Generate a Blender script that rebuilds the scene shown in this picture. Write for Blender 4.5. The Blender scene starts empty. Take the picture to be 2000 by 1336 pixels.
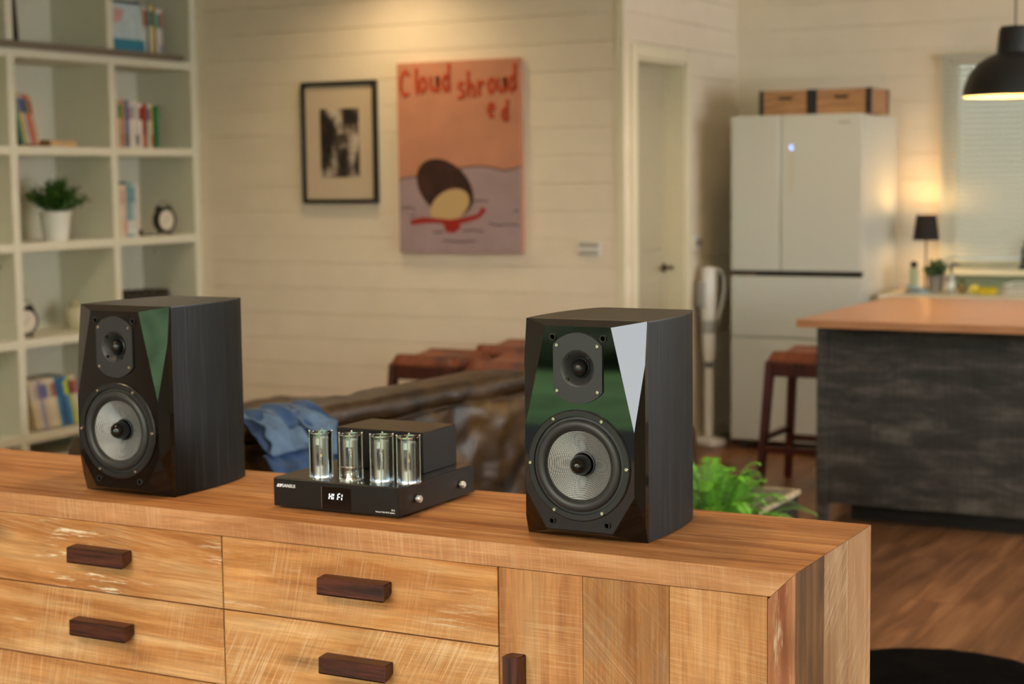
import bpy, bmesh, math, random
from mathutils import Vector, Matrix, noise
random.seed(7)
S = bpy.context.scene
COL = S.collection
R = math.radians
# ------------------------------------------------------------ camera, world, lights, exposure
F_PX, PITCH, ROLL, YAW = 3298.55, 0.0968595, 0.0123285, -0.4938309
cy_, sy_, cp_, sp_, cr_, sr_ = math.cos(YAW), math.sin(YAW), math.cos(PITCH), math.sin(PITCH), math.cos(ROLL), math.sin(ROLL)
fw = Vector((sy_*cp_, cy_*cp_, -sp_)); rt = Vector((cy_, -sy_, 0)); dn = fw.cross(rt)
r2 = cr_*rt + sr_*dn; d2 = -sr_*rt + cr_*dn
cam_d = bpy.data.cameras.new('camera'); cam = bpy.data.objects.new('camera', cam_d); COL.objects.link(cam)
m = Matrix.Identity(4)
for i in range(3):
    m[i][0] = r2[i]; m[i][1] = -d2[i]; m[i][2] = -fw[i]
m[0][3], m[1][3], m[2][3] = 0, 0, 1.5
cam.matrix_world = m
cam_d.sensor_width = 36; cam_d.lens = 36*F_PX/2000; cam_d.clip_start = .05; cam_d.clip_end = 200
cam_d.dof.use_dof = True; cam_d.dof.focus_distance = 2.95; cam_d.dof.aperture_fstop = 4.0
S.camera = cam
S.view_settings.view_transform = 'Standard'; S.view_settings.look = 'None'; S.view_settings.gamma = 1
S.view_settings.use_curve_mapping = False
S.view_settings.exposure = 0.52
S.cycles.use_denoising = True; S.cycles.max_bounces = 8; S.cycles.diffuse_bounces = 4; S.cycles.glossy_bounces = 4
S.cycles.transparent_max_bounces = 12; S.cycles.sample_clamp_indirect = 4; S.cycles.caustics_reflective = False; S.cycles.caustics_refractive = False
W = bpy.data.worlds.new('world'); S.world = W; W.use_nodes = True
bg = W.node_tree.nodes['Background']; bg.inputs[0].default_value = (.93, .98, 1.0, 1); bg.inputs[1].default_value = 9.0
WARM = (1, .72, .38)
def spot(name, loc, power, angle, blend=.6, color=WARM, size=.05, aim=None):
    l = bpy.data.lights.new(name, 'SPOT'); l.energy = power; l.spot_size = R(angle); l.spot_blend = blend; l.color = color; l.shadow_soft_size = size
    o = bpy.data.objects.new(name, l); o.location = loc; COL.objects.link(o)
    if aim: o.rotation_euler = (Vector(aim)-Vector(loc)).to_track_quat('-Z', 'Y').to_euler()
    return o
def point(name, loc, power, color=WARM, size=.03):
    l = bpy.data.lights.new(name, 'POINT'); l.energy = power; l.color = color; l.shadow_soft_size = size
    o = bpy.data.objects.new(name, l); o.location = loc; COL.objects.link(o); return o
spot('downlight_and_fill', (-4.80, 7.28, 2.76), 29, 150, 1.0)
spot('downlight_and_fill', (-2.7, 7.9, 2.74), 22, 120, .9)  # this and the next four: unseen, added for general warm fill
spot('downlight_and_fill', (-4.7, 5.6, 2.74), 62, 150, 1.0, (1, .84, .62))
spot('downlight_and_fill', (-1.9, 3.2, 2.74), 30, 110, .9)
spot('downlight_and_fill', (-3.2, 2.2, 2.74), 20, 110, .9)
spot('downlight_and_fill', (-.6, 5.6, 2.74), 25, 120, .9)
for _x in (-2.6, -1.6, -.6): spot('front_fill', (_x, .1, 2.7), 66, 75, .8, (1, .86, .68), .22, (_x*.9-.35, 2.7, .75))  # unseen fill spots, added to brighten the sideboard front
_s = bpy.data.lights.new('sun', 'SUN'); _s.energy = 9; _s.angle = .02; _s.color = (1, .95, .85); _so = bpy.data.objects.new('sun', _s); COL.objects.link(_so); _so.rotation_euler = (R(-40), 0, 0)
point('pendant_lamp', (-1.50, 7.3, 1.90), 12, (1, .66, .3), .04)
point('table_lamp_bulb', (-2.365, 9.15, 1.262), 3.2, (1, .58, .2), .018)
point('table_lamp_bulb', (-2.365, 9.15, 1.155), 1.6, (1, .58, .2), .018)

# ------------------------------------------------------------ materials
def lin(c):
    if isinstance(c, str):
        c = tuple(int(c[i:i+2], 16)/255 for i in (0, 2, 4))
    return tuple((x/12.92 if x <= .04045 else ((x+.055)/1.055)**2.4) for x in c) + (1,)
class NT:
    def __init__(s, name):
        s.m = bpy.data.materials.new(name); s.m.use_nodes = True; s.t = s.m.node_tree; s.b = s.t.nodes['Principled BSDF']
    def n(s, typ, ins=None, **kw):
        nd = s.t.nodes.new('ShaderNode'+typ)
        for k, v in kw.items(): setattr(nd, k, v)
        for k, v in (ins or {}).items():
            if isinstance(v, bpy.types.NodeSocket): s.t.links.new(v, nd.inputs[k])
            else: nd.inputs[k].default_value = v
        return nd
    def link(s, a, b): s.t.links.new(a, b)
    def ramp(s, fac, stops, interp='LINEAR'):
        nd = s.n('ValToRGB', {0: fac}); cr = nd.color_ramp; cr.interpolation = interp
        while len(cr.elements) < len(stops): cr.elements.new(.5)
        for e, (p, c) in zip(cr.elements, stops): e.position = p; e.color = lin(c) if not isinstance(c, float) else (c, c, c, 1)
        return nd.outputs[0]
    def mix(s, fac, a, b, blend='MIX'):
        nd = s.t.nodes.new('ShaderNodeMix'); nd.data_type = 'RGBA'; nd.blend_type = blend
        for i, v in ((0, fac), (6, a), (7, b)):
            if isinstance(v, bpy.types.NodeSocket): s.t.links.new(v, nd.inputs[i])
            else: nd.inputs[i].default_value = v
        return nd.outputs[2]
    def math(s, op, a, b=0.0):
        nd = s.t.nodes.new('ShaderNodeMath'); nd.operation = op
        for i, v in ((0, a), (1, b)):
            if isinstance(v, bpy.types.NodeSocket): s.t.links.new(v, nd.inputs[i])
            else: nd.inputs[i].default_value = v
        return nd.outputs[0]
    def bump(s, h, dist=.001, strength=.5):
        nd = s.n('Bump', {'Height': h, 'Distance': dist, 'Strength': strength}); s.link(nd.outputs[0], s.b.inputs['Normal'])
MATS = {}
def P(name, col, rough=.5, metal=0., noise_amt=0, nscale=20, bump=0, bscale=200, emit=None, estr=0, coat=0, trans=0, alpha=1, rnd=0, spec=None, sheen=0):
    if name in MATS: return MATS[name]
    s = NT(name); b = s.b
    c = lin(col); b.inputs['Base Color'].default_value = c; b.inputs['Roughness'].default_value = rough; b.inputs['Metallic'].default_value = metal
    if coat: b.inputs['Coat Weight'].default_value = coat; b.inputs['Coat Roughness'].default_value = .03
    if trans: b.inputs['Transmission Weight'].default_value = trans
    if spec is not None: b.inputs['Specular IOR Level'].default_value = spec
    if sheen: b.inputs['Sheen Weight'].default_value = sheen
    if alpha < 1: b.inputs['Alpha'].default_value = alpha
    if emit: b.inputs['Emission Color'].default_value = lin(emit); b.inputs['Emission Strength'].default_value = estr
    tc = s.n('TexCoord').outputs['Object']
    if noise_amt or rnd:
        col_s = c
        if noise_amt:
            nz = s.n('TexNoise', {'Vector': tc, 'Scale': nscale, 'Detail': 5.0}).outputs[0]
            dark = tuple(x*(1-noise_amt) for x in c[:3])+(1,)
            lt = tuple(min(1, x*(1+noise_amt)) for x in c[:3])+(1,)
            f = s.n('MapRange', {0: nz, 1: .3, 2: .7}).outputs[0]
            col_s = s.mix(f, dark, lt)
        if rnd:
            oi = s.n('ObjectInfo').outputs['Random']
            v = s.n('MapRange', {0: oi, 3: 1-rnd, 4: 1+rnd}).outputs[0]
            hs = s.n('HueSaturation', {'Value': v, 'Color': col_s}); col_s = hs.outputs[0]
        s.link(col_s, b.inputs['Base Color'])
    if bump:
        nz = s.n('TexNoise', {'Vector': tc, 'Scale': bscale, 'Detail': 3.0}).outputs[0]
        s.bump(nz, bump, .6)
    MATS[name] = s.m; return s.m
def teak(name, axis, dark, mid, light, saw=None, saw_amt=.5, plane='XZ', scratch=.25, rnd=.1, seed=0., grain=1.0, patch=None):
    """reclaimed teak: long grain, fine pores, circular-saw marks and pale scratches"""
    s = NT(name); b = s.b
    tc = s.n('TexCoord').outputs['Object']; oi = s.n('ObjectInfo').outputs['Random']
    off = s.n('VectorMath', {0: (37.1, 19.3, 53.7)}, operation='SCALE'); s.link(oi, off.inputs['Scale'])
    vec = s.n('VectorMath', {0: tc, 1: off.outputs[0]}, operation='ADD').outputs[0]
    vec = s.n('VectorMath', {0: vec, 1: (seed, seed*1.7, seed*.6)}, operation='ADD').outputs[0]
    st = {'X': (.9, 9, 9), 'Y': (9, .9, 9), 'Z': (9, 9, .9)}[axis]; ft = {'X': (8, 260, 260), 'Y': (260, 8, 260), 'Z': (260, 260, 8)}[axis]
    mp = s.n('Mapping', {'Vector': vec, 'Scale': st}).outputs[0]
    n1 = s.n('TexNoise', {'Vector': mp, 'Scale': 1.6, 'Detail': 7.0, 'Roughness': .62, 'Distortion': 1.1}).outputs[0]
    c = s.ramp(n1, [(.3, dark), (.48, mid), (.68, light)])
    st2 = {'X': (.5, 34, 34), 'Y': (34, .5, 34), 'Z': (34, 34, .5)}[axis]
    n2 = s.n('TexNoise', {'Vector': s.n('Mapping', {'Vector': vec, 'Scale': st2}).outputs[0], 'Scale': 2.0, 'Detail': 6.0, 'Roughness': .7, 'Distortion': .6}).outputs[0]
    f2 = s.n('MapRange', {0: n2, 1: .38, 2: .7, 3: 0., 4: .55*grain}).outputs[0]
    c = s.mix(f2, c, lin(dark))
    fine = s.n('TexNoise', {'Vector': s.n('Mapping', {'Vector': vec, 'Scale': ft}).outputs[0], 'Scale': 1.0, 'Detail': 3.0, 'Roughness': .7}).outputs[0]
    ff = s.n('MapRange', {0: fine, 1: .3, 2: .75, 3: .8, 4: 1.14}).outputs[0]
    c = s.mix(1.0, c, s.n('CombineColor', {0: ff, 1: ff, 2: ff}).outputs[0], 'MULTIPLY')
    big = s.n('TexNoise', {'Vector': s.n('Mapping', {'Vector': vec, 'Scale': {'X': (1, 2.4, 2.4), 'Y': (2.4, 1, 2.4), 'Z': (2.4, 2.4, 1)}[axis]}).outputs[0], 'Scale': 3.4, 'Detail': 5.0, 'Roughness': .6, 'Distortion': .8}).outputs[0]
    bf = s.n('MapRange', {0: big, 1: .3, 2: .7, 3: .80, 4: 1.14}).outputs[0]
    c = s.mix(1.0, c, s.n('CombineColor', {0: bf, 1: s.math('POWER', bf, 1.25), 2: s.math('POWER', bf, 1.5)}).outputs[0], 'MULTIPLY')
    # knots
    vor = s.n('TexVoronoi', {'Vector': s.n('Mapping', {'Vector': vec, 'Scale': {'X': (2.2, 7, 7), 'Y': (7, 2.2, 7), 'Z': (7, 7, 2.2)}[axis]}).outputs[0], 'Scale': 1.0}).outputs[0]
    kn = s.n('MapRange', {0: vor, 1: .03, 2: .16, 3: .6, 4: 0.}).outputs[0]
    c = s.mix(kn, c, lin('4a2c14'))
    h = fine
    if saw is not None:
        rot = {'XZ': (0, R(saw), 0), 'YZ': (R(saw), 0, 0), 'XY': (0, 0, R(saw))}[plane]
        mv = s.n('Mapping', {'Vector': s.n('Mapping', {'Vector': vec, 'Rotation': rot}).outputs[0], 'Scale': (330, 330, 7)}).outputs[0]
        wv = s.n('TexNoise', {'Vector': mv, 'Scale': 1.0, 'Detail': 3.0, 'Roughness': .6, 'Distortion': .3}).outputs[0]
        mk = s.n('TexNoise', {'Vector': vec, 'Scale': 6.0, 'Detail': 4.0, 'Roughness': .65}).outputs[0]
        mk = s.n('MapRange', {0: mk, 1: .42, 2: .62, 3: 0.03, 4: saw_amt}).outputs[0]
        wf = s.n('MapRange', {0: wv, 1: .48, 2: .68}).outputs[0]
        c = s.mix(s.math('MULTIPLY', wf, mk), c, lin('ecd0ac'))
        wd = s.n('MapRange', {0: wv, 1: .48, 2: .32, 3: 0., 4: .45}).outputs[0]
        c = s.mix(s.math('MULTIPLY', wd, mk), c, lin(dark))
        h = s.math('ADD', s.math('MULTIPLY', fine, .6), s.math('MULTIPLY', wv, mk))
    if scratch:
        sst = {'X': (14, 150, 150), 'Y': (150, 14, 150), 'Z': (150, 150, 14)}[axis]
        sn = s.n('TexNoise', {'Vector': s.n('Mapping', {'Vector': vec, 'Scale': sst}).outputs[0], 'Scale': .5, 'Detail': 4.0, 'Roughness': .75}).outputs[0]
        sm = s.n('TexNoise', {'Vector': vec, 'Scale': 4.0, 'Detail': 3.0}).outputs[0]
        sf = s.math('MULTIPLY', s.n('MapRange', {0: sn, 1: .56, 2: .74, 3: 0., 4: 1.}).outputs[0], s.n('MapRange', {0: sm, 1: .45, 2: .65, 3: 0., 4: scratch*2}).outputs[0])
        c = s.mix(sf, c, lin('ecd9bd'))
    if patch:
        pn = s.n('TexNoise', {'Vector': vec, 'Scale': 5.0, 'Detail': 8.0, 'Roughness': .75}).outputs[0]
        c = s.mix(s.n('MapRange', {0: pn, 1: .5, 2: .68, 3: 0., 4: .6}).outputs[0], c, lin(patch))
    v = s.n('MapRange', {0: oi, 3: 1-rnd, 4: 1+rnd}).outputs[0]
    c = s.n('HueSaturation', {'Value': v, 'Color': c}).outputs[0]
    s.link(c, b.inputs['Base Color']); b.inputs['Roughness'].default_value = .62; b.inputs['Specular IOR Level'].default_value = .3
    s.bump(h, .0012, .5)
    MATS[name] = s.m; return s.m
def leather(name, dark, mid, light, rough=.38, scale=3.5, crease=.6):
    s = NT(name); b = s.b; tc = s.n('TexCoord').outputs['Object']
    n1 = s.n('TexNoise', {'Vector': tc, 'Scale': scale, 'Detail': 7.0, 'Roughness': .6, 'Distortion': .8}).outputs[0]
    c = s.ramp(n1, [(.36, dark), (.5, mid), (.66, light)])
    s.link(c, b.inputs['Base Color'])
    n2 = s.n('TexNoise', {'Vector': tc, 'Scale': scale*2.5, 'Detail': 4.0, 'Distortion': 2.0}).outputs[0]
    s.link(s.n('MapRange', {0: n2, 3: rough-.08, 4: rough+.15}).outputs[0], b.inputs['Roughness'])
    v = s.n('TexVoronoi', {'Vector': tc, 'Scale': 260.0}).outputs[0]
    s.bump(s.math('ADD', s.math('MULTIPLY', v, .02), s.math('MULTIPLY', n2, crease)), .02, .5)
    MATS[name] = s.m; return s.m
def blackwood(name):
    s = NT(name); b = s.b; tc = s.n('TexCoord').outputs['Object']
    n = s.n('TexNoise', {'Vector': s.n('Mapping', {'Vector': tc, 'Scale': (160, 160, 4)}).outputs[0], 'Scale': 1.0, 'Detail': 6.0, 'Roughness': .7, 'Distortion': .4}).outputs[0]
    n2 = s.n('TexNoise', {'Vector': s.n('Mapping', {'Vector': tc, 'Scale': (30, 30, 1.2)}).outputs[0], 'Scale': 1.0, 'Detail': 4.0, 'Distortion': 1.5}).outputs[0]
    f = s.math('MULTIPLY', n, n2)
    c = s.ramp(f, [(.14, '070707'), (.27, '141414'), (.4, '2a2a2a')])
    s.link(c, b.inputs['Base Color']); b.inputs['Roughness'].default_value = .5; b.inputs['Specular IOR Level'].default_value = .22
    s.bump(n, .0006, .6); MATS[name] = s.m; return s.m
def slate(name):
    s = NT(name); b = s.b; tc = s.n('TexCoord').outputs['Object']
    n = s.n('TexNoise', {'Vector': s.n('Mapping', {'Vector': tc, 'Scale': (1.6, 1, 7)}).outputs[0], 'Scale': 2.2, 'Detail': 9.0, 'Roughness': .68, 'Distortion': .5}).outputs[0]
    n2 = s.n('TexNoise', {'Vector': s.n('Mapping', {'Vector': tc, 'Scale': (3, 1, 60)}).outputs[0], 'Scale': 2.0, 'Detail': 5.0}).outputs[0]
    n3 = s.n('TexNoise', {'Vector': s.n('Mapping', {'Vector': tc, 'Scale': (90, 1, 4)}).outputs[0], 'Scale': 1.0, 'Detail': 4.0}).outputs[0]
    f = s.math('ADD', s.math('MULTIPLY', n, .7), s.math('MULTIPLY', s.math('ADD', n2, n3), .15))
    c = s.ramp(f, [(.38, '221f1d'), (.5, '383431'), (.64, '66605a')])
    s.link(c, b.inputs['Base Color']); b.inputs['Roughness'].default_value = .5; MATS[name] = s.m; return s.m
def darkwood(name, a, bcol, axis='X', rough=.45):
    s = NT(name); b = s.b; tc = s.n('TexCoord').outputs['Object']
    sc = {'X': (6, 90, 90), 'Y': (90, 6, 90), 'Z': (90, 90, 6)}[axis]
    oi = s.n('ObjectInfo').outputs['Random']
    off = s.n('VectorMath', {0: (17.1, 9.3, 23.7)}, operation='SCALE'); s.link(oi, off.inputs['Scale'])
    vec = s.n('VectorMath', {0: tc, 1: off.outputs[0]}, operation='ADD').outputs[0]
    n = s.n('TexNoise', {'Vector': s.n('Mapping', {'Vector': vec, 'Scale': sc}).outputs[0], 'Scale': 1.0, 'Detail': 5.0, 'Roughness': .65, 'Distortion': .6}).outputs[0]
    s.link(s.ramp(n, [(.35, a), (.65, bcol)]), b.inputs['Base Color']); b.inputs['Roughness'].default_value = rough
    s.bump(n, .001, .5); MATS[name] = s.m; return s.m
def floorwood(name):
    s = NT(name); b = s.b; tc = s.n('TexCoord').outputs['Object']; oi = s.n('ObjectInfo').outputs['Random']
    off = s.n('VectorMath', {0: (37.1, 19.3, 53.7)}, operation='SCALE'); s.link(oi, off.inputs['Scale'])
    vec = s.n('VectorMath', {0: tc, 1: off.outputs[0]}, operation='ADD').outputs[0]
    n = s.n('TexNoise', {'Vector': s.n('Mapping', {'Vector': vec, 'Scale': (14, 1.4, 1)}).outputs[0], 'Scale': 1.3, 'Detail': 7.0, 'Roughness': .6, 'Distortion': .9}).outputs[0]
    c = s.ramp(n, [(.3, '5c3a20'), (.5, '835431'), (.7, 'a87549')])
    v = s.n('MapRange', {0: oi, 3: .7, 4: 1.25}).outputs[0]
    c = s.n('HueSaturation', {'Value': v, 'Color': c, 'Saturation': .95}).outputs[0]
    s.link(c, b.inputs['Base Color']); b.inputs['Roughness'].default_value = .34; s.bump(n, .0006, .4); MATS[name] = s.m; return s.m
def cone_mat():
    s = NT('woven_fibre'); b = s.b; tc = s.n('TexCoord').outputs['Object']
    ck = s.n('TexChecker', {'Vector': s.n('Mapping', {'Vector': tc, 'Rotation': (0, R(45), 0)}).outputs[0], 'Scale': 620.0, 'Color1': lin('c0c2c4'), 'Color2': lin('4c4d50')})
    s.link(ck.outputs[0], b.inputs['Base Color']); b.inputs['Metallic'].default_value = .55; b.inputs['Roughness'].default_value = .38
    wa = s.n('TexWave', {'Vector': tc, 'Scale': 190.0}, wave_type='BANDS', bands_direction='Z').outputs[1]
    s.bump(wa, .0007, .7); return s.m
def glassy(name, tint='ffffff', fac=.08, rough=.02):
    s = NT(name); t = s.t
    tr = s.n('BsdfTransparent', {0: lin(tint)}); gl = s.n('BsdfGlossy', {0: (1, 1, 1, 1), 'Roughness': rough})
    lw = s.n('Fresnel', {'IOR': 1.45}).outputs[0]
    f = s.math('MINIMUM', s.math('ADD', s.math('MULTIPLY', lw, .9), fac), 1.0)
    mx = s.n('MixShader', {0: f, 1: tr.outputs[0], 2: gl.outputs[0]})
    out = [n for n in t.nodes if n.type == 'OUTPUT_MATERIAL'][0]; s.link(mx.outputs[0], out.inputs[0]); t.nodes.remove(s.b)
    MATS[name] = s.m; return s.m
def bwprint():
    s = NT('ink_print'); b = s.b; tc = s.n('TexCoord').outputs['Object']
    n = s.n('TexNoise', {'Vector': s.n('Mapping', {'Vector': tc, 'Location': (2.3, 0, 1.1), 'Rotation': (0, R(-25), 0), 'Scale': (1, 1, .6)}).outputs[0], 'Scale': 11.0, 'Detail': 3.0, 'Roughness': .5, 'Distortion': .4}).outputs[0]
    f = s.n('TexNoise', {'Vector': tc, 'Scale': 60.0, 'Detail': 4.0}).outputs[0]
    v = s.math('ADD', s.math('MULTIPLY', n, .82), s.math('MULTIPLY', f, .18))
    s.link(s.ramp(v, [(.40, '1c1512'), (.49, '4c4038'), (.54, '9a8c7e'), (.62, 'cfc2b2')]), b.inputs['Base Color']); b.inputs['Roughness'].default_value = .5
    return s.m
WALL = P('wall_paint', 'ecddc8', .55, rnd=.02, noise_amt=.03, nscale=6)
TRIM = P('trim_paint', 'e6dcc0', .45)
DOORP = P('door_paint', 'bcb298', .45)
CEIL = P('ceiling_paint', 'e8e0cc', .8)
FLOOR = floorwood('floor_wood'); FLOORB = P('floor_joint', '2a1a10', .8)
SHELFW = P('shelf_white', 'd8d4c0', .42, noise_amt=.02)
TEAK_TOP = teak('teak_top', 'X', '8a5228', 'be814c', 'd8a36e', None, scratch=.14, rnd=.10, grain=1.25)
TEAK_FAS = teak('teak_fascia', 'X', 'b0754a', 'd09668', 'e2b085', 4, .3, 'XZ', scratch=.1, rnd=.04)
TEAK_STILE = teak('teak_stile', 'Z', '94583a', 'bd825c', 'd6a582', None, scratch=.5, rnd=.03)
TEAK_D = [teak('teak_drawer_rough', 'X', '9a5826', 'd09258', 'deb07c', 84, .35, 'XZ', scratch=1.5, rnd=.03, seed=3.),
          teak('teak_drawer_plain', 'X', 'a5622e', 'd0945a', 'ddb07e', -12, .38, 'XZ', scratch=.35, rnd=.03, seed=8.),
          teak('teak_drawer_sawn', 'X', 'aa6a34', 'd29a60', 'dfb688', -28, .6, 'XZ', scratch=.3, rnd=.03, seed=14.)]
TEAK_P = [teak('teak_door_sawn', 'Z', 'a0643a', 'c88c58', 'd8a878', 90, .35, 'XZ', scratch=.2, rnd=.02, seed=1.),
          teak('teak_door_worn', 'Z', '7e4e2a', 'a66f40', 'bd8a58', 45, .3, 'XZ', scratch=.15, rnd=.02, seed=5., patch='8d7764'),
          teak('teak_door_pale', 'Z', 'aa7040', 'cc925e', 'dbac7e', 84, .3, 'XZ', scratch=.1, rnd=.02, seed=9.)]
TEAK_S = [teak('teak_side_dark', 'Z', '4c3218', '7a5228', '9c6d3c', None, scratch=.1, rnd=.02, seed=2.),
          teak('teak_side_sawn', 'Z', '94683e', 'bd9164', 'd2ac80', 55, .85, 'YZ', scratch=.3, rnd=.02, seed=6.),
          teak('teak_side_pale', 'Z', 'a06e42', 'bc8a5a', 'cda274', 50, .45, 'YZ', scratch=.15, rnd=.02, seed=11.)]
CARC = P('gap_shadow_wood', '3a2414', .8)
HANDLE = darkwood('handle_wood', '24130e', '5d2f22', 'X', .4)
HANDLEV = darkwood('handle_wood_upright', '24130e', '5d2f22', 'Z', .4)
BLKWOOD = blackwood('black_ash_vinyl')
GLOSS = P('piano_black', '050506', .03, spec=.5)
SATIN = P('satin_black', '1b1b1d', .38)
PLATE = P('tweeter_plate', '2b2c2f', .45, bump=.0001, bscale=900)
RUBBER = P('surround_rubber', '2c2d2f', .42)
FLANGE = P('woofer_flange', '1e1f21', .3)
CONE = cone_mat()
PLUG = P('phase_plug_black', '08080a', .16)
DOME = P('dome_black', '121214', .3)
SCREW = P('screw_nickel', 'c9c2b4', .25, 1.)
AMPB = P('amp_black', '0f0f11', .33, bump=.00006, bscale=1500)
AMPTOP = P('amp_top_plate', '2a2a2c', .28, .55)
CHROME = P('chrome', 'dcdad4', .12, 1.)
BRUSH = P('brushed_steel', 'e4e2dc', .42, .9)
GLASS = glassy('tube_glass', 'f4f8f8', .05)
BULB = glassy('valve_glass', 'd8d0b8', .1)
PANE = glassy('window_glass', 'f2f8f6', .03)
SCREENG = P('display_glass', '05080c', .06)
WHITEP = P('white_glow_print', 'e8e8e8', .5, emit='ffffff', estr=.15)  # printed lettering given a faint glow, though it is no lamp
LED = P('display_segments', 'ffffff', .5, emit='e8f2ff', estr=1.3)
COOL = P('valve_led', 'ffffff', .4, emit='dce9ff', estr=3.0)
VALVE = P('valve_metal', '5a5850', .4, .8)
AMBER = P('valve_filament', 'd8c890', .3, emit='ffc880', estr=.5)
SOFA = leather('brown_leather', '24170a', '412b10', '66491f', .40, 3.2)
SOFA2 = leather('dark_brown_leather', '1c120a', '33200f', '4c3014', .4, 3.)
TAN = leather('tan_leather', '4a1d06', '74340f', '945028', .42, 5., .15)
STOOLW = darkwood('stool_wood', '2a0c07', '571e10', 'Z', .35)
DENIM = P('denim', '27456e', .9, noise_amt=.4, nscale=14, bump=.0006, bscale=700, sheen=.2)
DENIML = P('denim_inside', '5c7594', .9, noise_amt=.25, nscale=20, bump=.0006, bscale=700)
FRIDGE = P('fridge_glass_white', 'c6c8c2', .12, coat=.5)
FRIDGES = P('fridge_side_white', 'c2c4bc', .22)
SEAM = P('seam_grey', '9a9a90', .4)
DARK = P('dark_recess', '120c08', .5)
BLACKM = P('black_metal', '101011', .4)
PENDB = P('pendant_black', '16171a', .5)
PENDI = P('pendant_inside', 'f4d9a0', .6)
CRATE = darkwood('crate_wood', '8a6140', 'b88a60', 'X', .6)
SLATE = slate('black_slate_laminate')
ISLTOP = darkwood('island_oak', 'a9714c', 'c08a62', 'X', .3)
WHITEPL = P('white_plastic', 'e3dfda', .3); GREYPL = P('grey_plastic', 'a9a6a6', .35)
SLAT = P('blind_slat', 'dcdcd0', .5, trans=0)
BACKSPL = P('backsplash_green', '93a082', .3)
COUNTER = P('counter_white', 'd2cbb6', .25)
POT = P('pot_white', 'dedcd2', .35); POTG = P('pot_grey', '8a8580', .8, noise_amt=.2)
LEAF = P('leaf_green', '3f6a22', .5, noise_amt=.3, nscale=40, rnd=.25)
LEAFD = P('leaf_dark', '2b4a1a', .5, noise_amt=.3, nscale=40)
LEAFG = P('leaf_greyish', '5c7550', .6, noise_amt=.25, nscale=40)
FERN = P('fern_green', '6cb234', .5, noise_amt=.25, nscale=30, rnd=.35); FERN.node_tree.nodes['Principled BSDF'].inputs['Subsurface Weight'].default_value = .0
SOIL = P('soil', '2a1c12', .9)
RAIL = P('rail_taupe', '6d6255', .45)
RUG = P('black_fur', '080605', 1.0, spec=.05, noise_amt=.7, nscale=14, bump=.006, bscale=160)
GRASS = P('lawn', '567a44', .9, noise_amt=.35, nscale=3)
HEDGE = P('hedge_leaves', '3f4a34', .9, noise_amt=.5, nscale=5, bump=.05, bscale=8)
TERR = P('terrace_dark', '171512', .8, noise_amt=.2, nscale=2)

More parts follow.
